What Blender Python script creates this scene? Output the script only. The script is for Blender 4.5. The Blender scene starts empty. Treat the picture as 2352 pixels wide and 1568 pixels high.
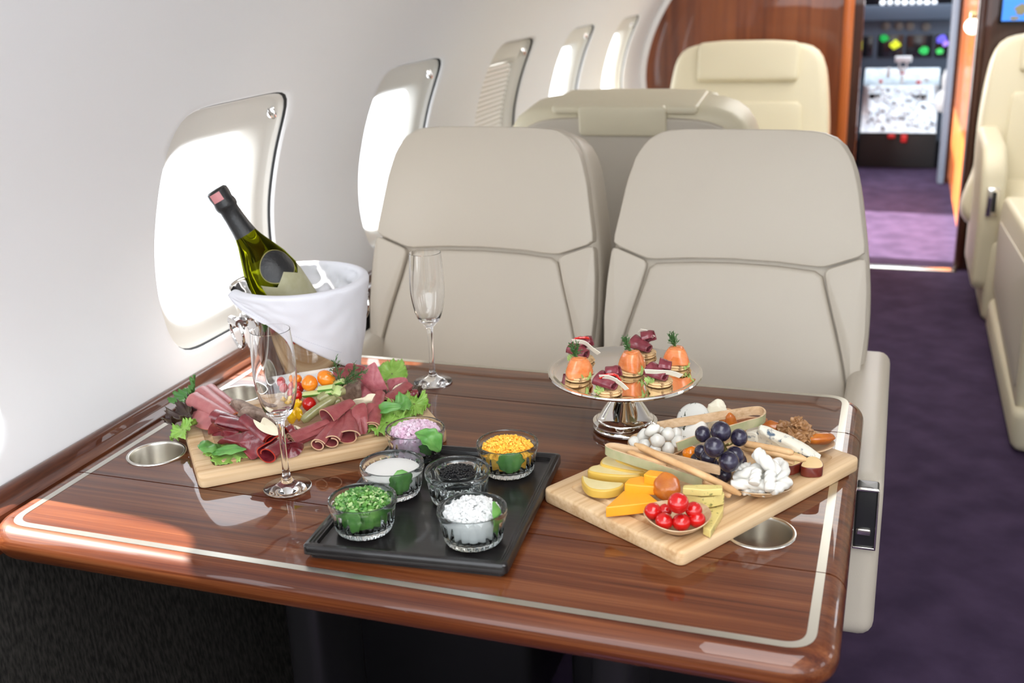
import bpy, bmesh, math, random
import numpy as np
from mathutils import Vector, Matrix, noise
from math import sin, cos, pi, radians, sqrt, hypot, atan2
random.seed(7)
SC = bpy.context.scene
COL = SC.collection

# ---------------------------------------------------------------- camera geometry (metres, table top is z = 0)
F = 2497.18
YAW, PITCH, ROLL = -0.3451458, 0.3267423, 0.0383664
EYE = Vector((0, 0, .66))
_f = Vector((sin(YAW)*cos(PITCH), cos(YAW)*cos(PITCH), -sin(PITCH)))
_r = Vector((cos(YAW), -sin(YAW), 0)); _d = _f.cross(_r)
RR, DD, FF = _r*cos(ROLL)+_d*sin(ROLL), -_r*sin(ROLL)+_d*cos(ROLL), _f

def ray(x, y):
    return RR*((x-1176)/F) + DD*((y-784)/F) + FF

def T(q, z=0.):
    """point of the place seen at q of the photograph, at height z over the table top"""
    d = ray(*q); return EYE + d*((z-EYE.z)/d.z)

def AY(q, y):
    d = ray(*q); return EYE + d*(y/d.y)

def depth(p): return (Vector(p)-EYE).dot(FF)
def mpx(n, p): return n*depth(p)/F
def q1(x, y): return (400+x/6.534, 820+y/6.534)
def q2(x, y): return (640+x/6.534, 820+y/6.534)
def q3(x, y): return (1420+x/6.534, 920+y/6.534)
def q4(x, y): return (1640+x/6.534, 920+y/6.534)
def q5(x, y): return (1320+x/5.6, 1020+y/5.6)
def qk(x, y): return (1240+x/5.2275, 740+y/5.2275)

# ---------------------------------------------------------------- mesh collecting
class MB:
    def __init__(s): s.v = []; s.f = []; s.m = []
    def add(s, vs, fs, mi=0):
        o = len(s.v); s.v += [Vector(p) for p in vs]; s.f += [[i+o for i in f] for f in fs]; s.m += [mi]*len(fs); return s
    def grid(s, rows, cu=False, cv=False, mi=0):
        n, m = len(rows), len(rows[0]); fs = []
        for i in range(n if cv else n-1):
            for j in range(m if cu else m-1):
                a, b = i, (i+1) % n; c, d = j, (j+1) % m
                fs.append((a*m+c, a*m+d, b*m+d, b*m+c))
        return s.add([p for r in rows for p in r], fs, mi)
    def xf(s, M, start=0):
        for i in range(start, len(s.v)): s.v[i] = M @ s.v[i]
        return s

WL = {}
def tag(o, label=None, cat=None, group=None, kind=None):
    if label: o['label'] = label
    if cat: o['category'] = cat
    if group: o['group'] = group
    if kind: o['kind'] = kind
    return o
def thing(name, label, cat, loc, group=None):
    o = bpy.data.objects.new(name, None); COL.objects.link(o); o.empty_display_size = .02
    o.location = loc; WL[o] = Vector(loc); return tag(o, label, cat, group)
def obj(name, mb, mat, parent=None, smooth=True, label=None, cat=None, group=None, kind=None, recalc=True, ang=None):
    c = Vector([(min(p[i] for p in mb.v)+max(p[i] for p in mb.v))/2 for i in range(3)])
    if parent is None: c.z = min(p.z for p in mb.v)
    me = bpy.data.meshes.new(name)
    me.from_pydata([p-c for p in mb.v], [], mb.f)
    mats = mat if isinstance(mat, (list, tuple)) else [mat]
    for m in mats: me.materials.append(m)
    if len(mats) > 1: me.polygons.foreach_set('material_index', mb.m)
    bm = bmesh.new(); bm.from_mesh(me)
    bmesh.ops.remove_doubles(bm, verts=bm.verts, dist=1e-6)
    if recalc: bmesh.ops.recalc_face_normals(bm, faces=bm.faces)
    for f in bm.faces: f.smooth = smooth
    if smooth:
        a = radians(ang or 40)
        for e in bm.edges:
            if len(e.link_faces) == 2 and e.calc_face_angle(0) > a: e.smooth = False
    bm.to_mesh(me); bm.free()
    o = bpy.data.objects.new(name, me); COL.objects.link(o)
    WL[o] = c
    if parent is not None: o.parent = parent; o.location = c-WL[parent]
    else: o.location = c
    return tag(o, label, cat, group, kind)
def struct(name, mb, mat, parent=None, **k):
    return obj(name, mb, mat, parent, kind='structure', **k)

# ---------------------------------------------------------------- shapes
def lathe(mb, prof, seg=48, M=None, mod=None, mi=0):
    st = len(mb.v); rows = []
    for r, z in prof:
        row = []
        for k in range(seg):
            a = 2*pi*k/seg; rr = r*(mod(a, r, z) if mod else 1)
            row.append(Vector((rr*cos(a), rr*sin(a), z)))
        rows.append(row)
    mb.grid(rows, cu=True, mi=mi)
    for row, pr in ((rows[0], prof[0]), (rows[-1], prof[-1])):
        if pr[0] < .0021: mb.add(row, [list(range(seg))], mi)
    if M is not None: mb.xf(M, st)
    return mb
def at(p, M=None):
    m = Matrix.Translation(Vector(p)); return m @ M if M is not None else m
def frames(pts):
    n = len(pts); ts = [(pts[min(i+1, n-1)]-pts[max(i-1, 0)]).normalized() for i in range(n)]
    a = Vector((0, 0, 1)) if abs(ts[0].z) < .9 else Vector((1, 0, 0))
    N = (a-ts[0]*a.dot(ts[0])).normalized(); out = []
    for t in ts:
        N = (N-t*N.dot(t)).normalized(); out.append((t, N, t.cross(N)))
    return out
def tube(mb, pts, rad, seg=10, flat=1., sec=None, round_=False, mi=0):
    pts = [Vector(p) for p in pts]; n = len(pts)
    if round_:
        pass
    R = rad if isinstance(rad, (list, tuple)) else [rad]*n
    rows = []
    for i, (t, N, B) in enumerate(frames(pts)):
        rows.append([pts[i]+(N*(cos(2*pi*k/seg)*flat)+B*sin(2*pi*k/seg))*R[i] for k in range(seg)])
    st = len(mb.v); mb.grid(rows, cu=True, mi=mi)
    for row, c in ((rows[0], pts[0]), (rows[-1], pts[-1])):
        mb.add(list(row)+[c], [(k, (k+1) % seg, seg) for k in range(seg)], mi)
    return mb
def spline(cp, n=24):
    cp = [Vector(p) for p in cp]; P = [cp[0]*2-cp[1]]+cp+[cp[-1]*2-cp[-2]]; out = []
    m = len(cp)-1
    for i in range(n+1):
        t = i/n*m; k = min(int(t), m-1); t -= k; a, b, c, d = P[k:k+4]
        out.append(.5*((2*b)+(c-a)*t+(2*a-5*b+4*c-d)*t*t+(3*b-a-3*c+d)*t**3))
    return out
def smooth_loop(pts, n=64):
    """closed Catmull-Rom loop through 2-D points, evenly resampled"""
    P = [Vector((p[0], p[1])) for p in pts]; m = len(P); fine = []
    for i in range(m):
        a, b, c, d = P[i-1], P[i], P[(i+1) % m], P[(i+2) % m]
        for k in range(12):
            t = k/12; fine.append(.5*((2*b)+(c-a)*t+(2*a-5*b+4*c-d)*t*t+(3*b-a-3*c+d)*t**3))
    return resample(fine, n)
def resample(fine, n):
    L = [0]
    for i in range(len(fine)): L.append(L[-1]+(fine[(i+1) % len(fine)]-fine[i]).length)
    out = []; j = 0
    for k in range(n):
        s = L[-1]*k/n
        while L[j+1] < s: j += 1
        t = (s-L[j])/max(1e-9, L[j+1]-L[j]); out.append(fine[j].lerp(fine[(j+1) % len(fine)], t))
    return out
def round_poly(pts, r, k=5):
    """polygon with rounded corners (2-D)"""
    P = [Vector((p[0], p[1])) for p in pts]; n = len(P); out = []
    for i in range(n):
        a, b, c = P[i-1], P[i], P[(i+1) % n]
        u, w = (a-b), (c-b); d = min(r, u.length*.45, w.length*.45)
        p, q = b+u.normalized()*d, b+w.normalized()*d
        for j in range(k+1):
            t = j/k; out.append(p*(1-t)**2+b*2*t*(1-t)+q*t*t)
    return out
def rrect(w, h, r, k=5): return round_poly([(-w/2, -h/2), (w/2, -h/2), (w/2, h/2), (-w/2, h/2)], r, k)
def area2(o): return sum(o[i-1].x*o[i].y-o[i].x*o[i-1].y for i in range(len(o)))/2
def norms(o):
    n = len(o); out = []
    for i in range(n):
        t = o[(i+1) % n]-o[i-1]
        if t.length < 1e-9: t = Vector((1, 0))
        t.normalize(); out.append(Vector((t.y, -t.x)))
    return out
def pillow(mb, outline, dep, re, M=None, dome=0., er=4, rings=5, back=True, wob=0., seed=0, mi=0, side=None):
    """extruded outline from w=0 down to w=-dep with rounded edges and a domed face; M maps (u,v,w) to the place"""
    o = [Vector((p[0], p[1])) for p in outline]
    if area2(o) < 0: o.reverse()
    N = norms(o); c = sum(o, Vector((0, 0)))/len(o); re = min(re, dep/2)
    st = len(mb.v); rows = []
    def ring(off, w): return [Vector((p.x-n.x*off, p.y-n.y*off, w)) for p, n in zip(o, N)]
    for i in range(er+1):
        a = pi/2*i/er; rows.append(ring(re*(1-sin(a)), -dep+re*(1-cos(a))))
    for i in range(er+1):
        a = pi/2*i/er; rows.append(ring(re*(1-cos(a)), -re*(1-sin(a))))
    inner = rows[-1]; top = []
    for i in range(1, rings+1):
        t = i/rings; h = dome*(1-(1-t)**2)
        top.append([Vector((p.x+(c.x-p.x)*t*.999, p.y+(c.y-p.y)*t*.999, p.z+h)) for p in inner])
    all_ = rows+top
    if wob:
        for r in all_:
            for p in r:
                q = Vector((p.x, p.y, p.z+seed*3.1))/max(.004, wob*5)
                p.z += wob*noise.noise(q)*(1 if p.z > -dep*.9 else .2)
    if side is None: mb.grid(all_, cu=True, mi=mi)
    else: mb.grid(rows, cu=True, mi=side); mb.grid([rows[-1]]+top, cu=True, mi=mi)
    if back: mb.add(rows[0], [list(range(len(o)))], mi)
    if M is not None: mb.xf(M, st)
    return mb
def boxr(mb, lo, hi, r=.004, mi=0):
    lo, hi = Vector(lo), Vector(hi); c = (lo+hi)/2; s = hi-lo
    return pillow(mb, rrect(s.x, s.y, min(r*1.5, min(s.x, s.y)*.4), 3), s.z, min(r, s.z*.45), at((c.x, c.y, hi.z)), er=3, rings=1, mi=mi)
def box(mb, lo, hi, mi=0):
    x0, y0, z0 = lo; x1, y1, z1 = hi
    return mb.add([(x0, y0, z0), (x1, y0, z0), (x1, y1, z0), (x0, y1, z0), (x0, y0, z1), (x1, y0, z1), (x1, y1, z1), (x0, y1, z1)],
                  [(0, 1, 2, 3), (4, 5, 6, 7), (0, 1, 5, 4), (1, 2, 6, 5), (2, 3, 7, 6), (3, 0, 4, 7)], mi)
def slab(mb, qs, ztop, thick, re=.0012, rnd=.003, dome=0., wob=0., seed=0, smooth=False, mi=0, side=None):
    """a flat piece whose top outline is given in photograph pixels"""
    P = [T(q, ztop) for q in qs]; pts = [(p.x, p.y) for p in P]
    o = smooth_loop(pts, 48) if smooth else round_poly(pts, rnd)
    return pillow(mb, o, thick, re, at((0, 0, ztop)), dome=dome, wob=wob, seed=seed, mi=mi, side=side)
def ball(mb, c, r, sq=(1, 1, 1), rot=None, nz=0., ns=1., seed=0, nu=24, nv=14, fn=None, mi=0):
    rows = []
    for j in range(nv+1):
        b = pi*j/nv; row = []
        for i in range(nu):
            a = 2*pi*i/nu; p = Vector((sin(b)*cos(a), sin(b)*sin(a), cos(b)))
            k = 1+nz*noise.noise(p*ns+Vector((seed*7.3, seed*1.7, 0)))
            if fn: k *= fn(p)
            row.append(Vector((p.x*sq[0], p.y*sq[1], p.z*sq[2]))*(r*k))
        rows.append(row)
    st = len(mb.v); mb.grid(rows, cu=True, mi=mi)
    m = Matrix.Translation(Vector(c))
    if rot is not None: m = m @ rot
    return mb.xf(m, st)
def sheet(mb, nu, nv, fn, th=.001, mi=0, mi2=None):
    """double-sided sheet through fn(u,v)"""
    G = [[Vector(fn(i/nu, j/nv)) for i in range(nu+1)] for j in range(nv+1)]
    A, B = [], []
    for j in range(nv+1):
        ra, rb = [], []
        for i in range(nu+1):
            du = G[j][min(i+1, nu)]-G[j][max(i-1, 0)]; dv = G[min(j+1, nv)][i]-G[max(j-1, 0)][i]
            n = du.cross(dv); n = n.normalized() if n.length > 1e-12 else Vector((0, 0, 1))
            ra.append(G[j][i]+n*th/2); rb.append(G[j][i]-n*th/2)
        A.append(ra); B.append(rb)
    mb.grid(A, mi=mi); mb.grid([r[::-1] for r in B], mi=mi)
    e = mi if mi2 is None else mi2
    mb.grid([A[0], B[0]], mi=e); mb.grid([A[-1], B[-1]], mi=e)
    mb.grid([[r[0] for r in A], [r[0] for r in B]], mi=e); mb.grid([[r[-1] for r in A], [r[-1] for r in B]], mi=e)
    return mb
def curl(mb, p0, p1, r0, r1, turns=1.6, th=.0014, squash=.75, wob=.06, seed=0, a0=0., mi=0, mi2=None):
    """a slice of meat rolled into a loose cornet from p0 to p1"""
    p0, p1 = Vector(p0), Vector(p1); t = (p1-p0).normalized(); up = Vector((0, 0, 1)); up = (up-t*up.dot(t)).normalized(); sd = t.cross(up)
    def fn(u, v):
        r = r0+(r1-r0)*v; a = a0+u*turns*2*pi; k = r*(1-.42*u*min(1.6, turns)/1.6*1.3)*(1+wob*noise.noise(Vector((u*6, v*3, seed*5.))))
        e = .012*sin(u*9+seed)*(1 if v > .5 else -1)*abs(v-.5)*2
        return p0+(p1-p0)*(v+e*.8)+sd*(cos(a)*k)+up*(sin(a)*k*squash)
    return sheet(mb, 44, 12, fn, th, mi, mi2)
def frill(mb, c, R, amp=.012, k=7, tilt=(0, 0), a0=0., a1=2*pi, seed=0, th=.0006, cup=.3, nu=110, nv=10):
    amp *= .65; k += 5
    c = Vector(c); rot = Matrix.Rotation(tilt[0], 3, 'X') @ Matrix.Rotation(tilt[1], 3, 'Y')
    def fn(u, v):
        a = a0+(a1-a0)*u; rr = R*(.05+.95*v)*(1+.42*noise.noise(Vector((cos(a)*1.5, sin(a)*1.5, seed*3.7))))
        n1 = noise.noise(Vector((cos(a)*2.6, sin(a)*2.6, seed*1.9+v*.6))); z = amp*v**2*(3.0*n1+.45*sin(k*a+9*n1+seed))+cup*R*v*v
        rr *= 1+.05*v**4*sin(round(k*2.6)*a+seed*1.3); z += .35*amp*v**5*sin(round(k*3.7)*a+seed)
        return c+rot @ Vector((rr*cos(a), rr*sin(a), z))
    return sheet(mb, nu, nv, fn, th)
def leaf(mb, a, b, w, n=(0, 0, 1), bend=.15, th=.0005, cup=.2, lobes=0., seed=0):
    a, b = Vector(a), Vector(b); t = b-a; L = t.length; t.normalize(); n = Vector(n); n = (n-t*n.dot(t)).normalized(); s = t.cross(n)
    def fn(u, v):
        x = v; ww = w*(sin(pi*min(1, x*.96+.03))**.7)*(.55+.6*x)*(1+lobes*sin(x*22+seed)); y = (u-.5)*2
        return a+t*(L*x)+s*(ww*y*.5)+n*(bend*L*sin(pi*x)+cup*ww*y*y-.0015*max(0, 1-abs(y)*8)+.004*sin(x*9+y*4+seed)*ww/.02*.3)
    return sheet(mb, 12, 18, fn, th)

def patch(mb, pts, th=.002, dome=.0, wob=.0, seed=0, n=56, rings=7, mi=0, mi2=None):
    """soft slice with a free outline in space, pts = [(pixel, z)]"""
    P = [T(q, z) for q, z in pts]; m = len(P); fine = []
    for i in range(m):
        a, b, c, d = P[i-1], P[i], P[(i+1) % m], P[(i+2) % m]
        for k in range(10):
            t = k/10; fine.append(.5*((2*b)+(c-a)*t+(2*a-5*b+4*c-d)*t*t+(3*b-a-3*c+d)*t**3))
    o = resample(fine, n); c = sum(o, Vector((0, 0, 0)))/n
    N = Vector((0, 0, 0))
    for i in range(n): N += (o[i-1]-c).cross(o[i]-c)
    N.normalize(); N = N if N.z > 0 else -N
    top, bot = [], []
    for i in range(rings+1):
        t = 1-i/rings*.995; r1, r2 = [], []
        for p in o:
            q = c.lerp(p, t); h = dome*(1-t**2)+wob*noise.noise(q*55+Vector((seed*2.7, 0, 0)))
            e = th/2*(1-.5*t**8)
            r1.append(q+N*(h+e)); r2.append(q+N*(h-e))
        top.append(r1); bot.append(r2)
    mb.grid(top, cu=True, mi=mi); mb.grid(bot, cu=True, mi=mi); mb.grid([top[0], bot[0]], cu=True, mi=mi if mi2 is None else mi2)
    return mb
def ribbon(mb, pts, h, th, up=(0, 0, 1), mi_out=1, tilt=0.):
    pts = [Vector(p) for p in pts]; n = len(pts); up = Vector(up); rows = []
    for i in range(n):
        t = (pts[min(i+1, n-1)]-pts[max(i-1, 0)]).normalized(); s = t.cross(up).normalized(); u = s.cross(t).normalized()
        rows.append([pts[i]+s*th/2+u*h/2, pts[i]-s*th/2+u*h/2, pts[i]-s*th/2-u*h/2, pts[i]+s*th/2-u*h/2])
    for a, b, mi in ((0, 1, 0), (1, 2, 0), (2, 3, 0), (3, 0, mi_out)): mb.grid([[r[a] for r in rows], [r[b] for r in rows]], mi=mi)
    mb.add(rows[0], [(0, 1, 2, 3)]); mb.add(rows[-1], [(0, 1, 2, 3)])
    return mb
def dense(pr, n=5, keep=.0):
    """smooth profile through the given points (centripetal enough for small steps), corners kept where points repeat"""
    P = [Vector((a, b, 0)) for a, b in pr]; out = []
    Q = [P[0]*2-P[1]]+P+[P[-1]*2-P[-2]]
    for i in range(len(P)-1):
        a, b, c, d = Q[i:i+4]
        m1 = (c-a)*.5; m2 = (d-b)*.5; L = (c-b).length
        if m1.length > L: m1 = m1*(L/m1.length)
        if m2.length > L: m2 = m2*(L/m2.length)
        for k in range(n):
            t = k/n; t2, t3 = t*t, t*t*t
            q = b*(2*t3-3*t2+1)+m1*(t3-2*t2+t)+c*(-2*t3+3*t2)+m2*(t3-t2); out.append((max(q.x, .0001), q.y))
    out.append(tuple(pr[-1])); return out
# ---------------------------------------------------------------- materials
def mat(name, col, rough=.5, metal=0., col2=None, sc=20., det=3., lo=.35, hi=.65, bump=0., bsc=200., coat=0., sss=0., spec=.5, stretch=None, sssr=(.006, .003, .002), croug=.04):
    m = bpy.data.materials.new(name); m.use_nodes = True; nt = m.node_tree; b = nt.nodes['Principled BSDF']
    b.inputs['Base Color'].default_value = (*col, 1); b.inputs['Roughness'].default_value = rough; b.inputs['Metallic'].default_value = metal
    b.inputs['Specular IOR Level'].default_value = spec
    b.inputs['Coat Weight'].default_value = coat; b.inputs['Coat Roughness'].default_value = croug
    if sss:
        b.inputs['Subsurface Weight'].default_value = sss; b.inputs['Subsurface Radius'].default_value = sssr; b.inputs['Subsurface Scale'].default_value = 1.
    tc = None
    if col2 or bump:
        tc = nt.nodes.new('ShaderNodeTexCoord'); mp = nt.nodes.new('ShaderNodeMapping'); nt.links.new(tc.outputs['Object'], mp.inputs[0])
        if stretch: mp.inputs['Scale'].default_value = stretch
    if col2:
        n = nt.nodes.new('ShaderNodeTexNoise'); n.inputs['Scale'].default_value = sc; n.inputs['Detail'].default_value = det
        nt.links.new(mp.outputs[0], n.inputs['Vector'])
        r = nt.nodes.new('ShaderNodeValToRGB'); r.color_ramp.elements[0].position = lo; r.color_ramp.elements[1].position = hi
        r.color_ramp.elements[0].color = (*col, 1); r.color_ramp.elements[1].color = (*col2, 1)
        nt.links.new(n.outputs['Fac'], r.inputs[0]); nt.links.new(r.outputs[0], b.inputs['Base Color'])
    if bump:
        n2 = nt.nodes.new('ShaderNodeTexNoise'); n2.inputs['Scale'].default_value = bsc; n2.inputs['Detail'].default_value = 4
        nt.links.new(mp.outputs[0], n2.inputs['Vector'])
        bp = nt.nodes.new('ShaderNodeBump'); bp.inputs['Strength'].default_value = bump; bp.inputs['Distance'].default_value = .002
        nt.links.new(n2.outputs['Fac'], bp.inputs['Height']); nt.links.new(bp.outputs[0], b.inputs['Normal'])
    return m
def wood(name, dark, mid, light, across, along, axis='x', coat=.8, rough=.4, fine=8., spec=.3, croug=.02):
    """grain runs along the given axis; across/along are noise frequencies"""
    m = bpy.data.materials.new(name); m.use_nodes = True; nt = m.node_tree; b = nt.nodes['Principled BSDF']
    tc = nt.nodes.new('ShaderNodeTexCoord'); sv = {'x': (along, across, across), 'y': (across, along, across), 'z': (across, across, along)}[axis]
    def nz(k, d, dist=0.):
        mp = nt.nodes.new('ShaderNodeMapping'); mp.inputs['Scale'].default_value = tuple(s*k if s == across else s*(1 if k == 1 else k*.5) for s in sv)
        nt.links.new(tc.outputs['Object'], mp.inputs[0]); n = nt.nodes.new('ShaderNodeTexNoise'); n.inputs['Scale'].default_value = 1; n.inputs['Detail'].default_value = d
        n.inputs['Distortion'].default_value = dist; nt.links.new(mp.outputs[0], n.inputs['Vector']); return n
    n1, n2 = nz(1, 4, .4), nz(fine, 2)
    mx = nt.nodes.new('ShaderNodeMix'); mx.data_type = 'FLOAT'; mx.inputs[0].default_value = .3
    nt.links.new(n1.outputs['Fac'], mx.inputs[2]); nt.links.new(n2.outputs['Fac'], mx.inputs[3])
    r = nt.nodes.new('ShaderNodeValToRGB'); e = r.color_ramp.elements; e[0].position = .36; e[1].position = .66; e[0].color = (*dark, 1); e[1].color = (*light, 1)
    k = e.new(.5); k.color = (*mid, 1)
    nt.links.new(mx.outputs[0], r.inputs[0]); nt.links.new(r.outputs[0], b.inputs['Base Color'])
    b.inputs['Roughness'].default_value = rough; b.inputs['Coat Weight'].default_value = coat; b.inputs['Coat Roughness'].default_value = croug; b.inputs['Specular IOR Level'].default_value = spec
    return m
def glass(name, col=(1, 1, 1), rough=0., ior=1.5):
    m = bpy.data.materials.new(name); m.use_nodes = True; nt = m.node_tree; nt.nodes.clear()
    o = nt.nodes.new('ShaderNodeOutputMaterial'); g = nt.nodes.new('ShaderNodeBsdfGlass'); g.inputs['Color'].default_value = (*col, 1); g.inputs['Roughness'].default_value = rough; g.inputs['IOR'].default_value = ior
    nt.links.new(g.outputs[0], o.inputs[0]); return m
def thinglass(name, tint=(1, 1, 1), refl=.06):
    m = bpy.data.materials.new(name); m.use_nodes = True; nt = m.node_tree; nt.nodes.clear()
    o = nt.nodes.new('ShaderNodeOutputMaterial'); t = nt.nodes.new('ShaderNodeBsdfTransparent'); t.inputs[0].default_value = (*tint, 1)
    g = nt.nodes.new('ShaderNodeBsdfGlossy'); g.inputs['Roughness'].default_value = .02; mx = nt.nodes.new('ShaderNodeMixShader')
    mx.inputs[0].default_value = refl; nt.links.new(t.outputs[0], mx.inputs[1]); nt.links.new(g.outputs[0], mx.inputs[2]); nt.links.new(mx.outputs[0], o.inputs[0]); return m
def emit(name, col, s):
    m = bpy.data.materials.new(name); m.use_nodes = True; b = m.node_tree.nodes['Principled BSDF']; b.inputs['Base Color'].default_value = (*col, 1)
    b.inputs['Emission Color'].default_value = (*col, 1); b.inputs['Emission Strength'].default_value = s; return m

LEATHER = mat('leather_cream', (.52, .465, .385), .42, bump=.12, bsc=700, spec=.4)
LEATHER2 = mat('leather_ivory', (.66, .60, .44), .42, bump=.1, bsc=600, spec=.4)
LEATHERB = mat('leather_taupe', (.54, .49, .41), .5, bump=.1, bsc=600, spec=.4)
WALL = mat('cabin_lining', (.83, .83, .84), .55, bump=.03, bsc=900, spec=.3)
CEIL = mat('ceiling_lining', (.86, .85, .83), .6)
PLASTIC = mat('window_plastic', (.74, .72, .67), .38)
RUBBER = mat('black_rubber', (.012, .012, .013), .6)
MAHOG = wood('mahogany_veneer', (.052, .010, .003), (.102, .025, .007), (.175, .055, .018), 64, 1.5, 'x', spec=.12)
MAHOGY = wood('mahogany_edge', (.05, .012, .005), (.09, .024, .009), (.14, .042, .015), 30, 5, 'y', spec=.12)
MAHOGX = wood('mahogany_border', (.09, .024, .009), (.14, .04, .015), (.19, .06, .022), 26, 6, 'x')
BULK = wood('bulkhead_veneer', (.11, .024, .006), (.20, .05, .013), (.27, .08, .022), 9, .8, 'z', coat=.6, rough=.4, fine=5)
DARKWOOD = wood('dark_jamb_wood', (.03, .008, .004), (.05, .013, .006), (.08, .022, .01), 12, 1, 'z', coat=.5)
EDGEWOOD = wood('warm_edge_wood', (.42, .10, .02), (.52, .14, .03), (.60, .18, .045), 14, 1, 'z', coat=.3)
BAMBOO = wood('bamboo', (.49, .30, .145), (.62, .425, .24), (.71, .52, .32), 55, 2.0, 'x', coat=0, rough=.5, fine=4)
STRIPW = wood('tong_bamboo', (.55, .36, .2), (.66, .46, .28), (.74, .55, .36), 160, 6, 'x', coat=0, rough=.5, fine=3)
TONGOUT = mat('tong_green_skin', (.36, .37, .20), .38, col2=(.45, .42, .25), sc=60)
LEAFBOWL = wood('pressed_leaf_bowl', (.42, .26, .14), (.56, .38, .22), (.66, .49, .32), 60, 8, 'x', coat=0, rough=.6, fine=3)
STEEL = mat('brushed_steel', (.70, .675, .62), .24, 1.)
INLAY = mat('pewter_inlay', (.66, .64, .57), .3, 1.)
CHROME = mat('polished_silver', (.86, .83, .78), .035, 1.)
CHROME2 = mat('bucket_silver', (.80, .79, .78), .07, 1.)
BLACKL = mat('black_lacquer', (.007, .006, .006), .3, coat=.45, spec=.25, col2=(.014, .012, .012), sc=1, stretch=(30, 300, 30), croug=.08)
CARPET = mat('purple_carpet', (.036, .023, .050), .95, col2=(.056, .036, .074), sc=9, det=6, bump=.5, bsc=350, spec=.1)
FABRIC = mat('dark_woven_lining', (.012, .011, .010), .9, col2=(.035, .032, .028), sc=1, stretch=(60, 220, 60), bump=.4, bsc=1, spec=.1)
CLOTH = mat('white_linen', (.76, .76, .81), .85, bump=.1, bsc=600, spec=.2)
GLASS = glass('clear_glass')
GLASSR = glass('ramekin_glass', (.97, .985, .985))
GBOTTLE = glass('green_bottle_glass', (.40, .42, .045))
PANE = thinglass('window_pane')
DISHG = thinglass('thin_dish_glass')
# ================================================================ SETTING
PZ = [-.75, -.3, 0, .1, .2, .3, .4, .5, .6, .7, .8, .9, 1.0, 1.08]
PX = [-1.0, -1.1, -1.15, -1.175, -1.18, -1.16, -1.125, -1.07, -1.0, -.91, -.79, -.62, -.35, .08]
_zz = np.linspace(-.75, 1.08, 400); _xx = np.interp(_zz, PZ, PX)
_k = np.ones(25)/25; _xs = np.convolve(np.pad(_xx, 12, mode='edge'), _k, mode='valid'); _xs[-20:] = _xx[-20:]
def prof(z): return float(np.interp(z, _zz, _xs))
FLOOR = -.70; XC = .08; YB = 5.22
WINS = [-.06+.76*k-.78 for k in range(8)]           # window centres along the cabin
WINS = [.915-.76, .915, 1.685, 2.45, 3.20, 3.94, 4.69]
ZC, HY, HZ = .252, .19, .215
def sidex(z, d, side): 
    x = prof(z)-d
    return x if side < 0 else 2*XC-x
def ang_loop(yc, zc, hy, hz, n=7., N=96):
    out = []
    for k in range(N):
        a = 2*pi*k/N+.0001; c, s = cos(a), sin(a)
        r = (abs(c/hy)**n+abs(s/hz)**n)**(-1/n); out.append((yc+r*c, zc+r*s))
    return out
def rect_loop(y0, y1, z0, z1, yc, zc, N=96):
    out = []
    for k in range(N):
        a = 2*pi*k/N+.0001; c, s = cos(a), sin(a)
        t = min(((y1 if c > 0 else y0)-yc)/c if abs(c) > 1e-9 else 9e9, ((z1 if s > 0 else z0)-zc)/s if abs(s) > 1e-9 else 9e9)
        out.append((yc+t*c, zc+t*s))
    return out
def wall_side(side):
    mb = MB(); zl, zh = -.02, .56; mids = [(a+b)/2 for a, b in zip(WINS, WINS[1:])]; ys = [-.6]+mids+[YB]
    def P(y, z, d=0): return Vector((sidex(z, d, side), y, z))
    for i, yc in enumerate(WINS):
        y0, y1 = ys[i], ys[i+1]
        O, I = rect_loop(y0, y1, zl, zh, yc, ZC), ang_loop(yc, ZC, HY+.004, HZ+.004)
        rows = []
        for t in [0, .2, .4, .6, .8, .92, 1]:
            rows.append([P(a[0]+(b[0]-a[0])*t, a[1]+(b[1]-a[1])*t) for a, b in zip(O, I)])
        I2 = ang_loop(yc, ZC, HY, HZ); rows.append([P(y, z, .004) for y, z in I2]); rows.append([P(y, z, .02) for y, z in I2])
        mb.grid(rows, cu=True)
        for y in (y0, y1):     # corner fill of the cell
            for z in (zl, zh):
                pass
    # exact corners of the cells
    for i, yc in enumerate(WINS):
        y0, y1 = ys[i], ys[i+1]; O = rect_loop(y0, y1, zl, zh, yc, ZC)
        for k in range(len(O)):
            a, b = O[k], O[(k+1) % len(O)]
            if abs(a[0]-b[0]) > 1e-6 and abs(a[1]-b[1]) > 1e-6:
                cy = a[0] if abs(a[0]-y0) < 1e-6 or abs(a[0]-y1) < 1e-6 else b[0]; cz = a[1] if abs(a[1]-zl) < 1e-6 or abs(a[1]-zh) < 1e-6 else b[1]
                mb.add([P(*a), P(cy, cz), P(*b)], [(0, 1, 2)])
    zs = np.linspace(zh, .84, 14); yy = np.linspace(-.6, YB, 24)
    mb.grid([[P(y, float(z)) for y in yy] for z in zs])
    return mb
struct('wall_left', wall_side(-1), WALL, recalc=False)
struct('wall_right', wall_side(1), WALL, recalc=False)
# ceiling arch
mb = MB(); zs = list(np.linspace(.84, 1.08, 14)); yy = np.linspace(-.6, 7.4, 20)
xs = [prof(z) for z in zs]; arch = list(zip(xs, zs))+[(2*XC-x, z) for x, z in list(zip(xs, zs))[::-1][1:]]
mb.grid([[Vector((x, y, z)) for y in yy] for x, z in arch]); struct('ceiling', mb, CEIL, recalc=False)
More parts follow.
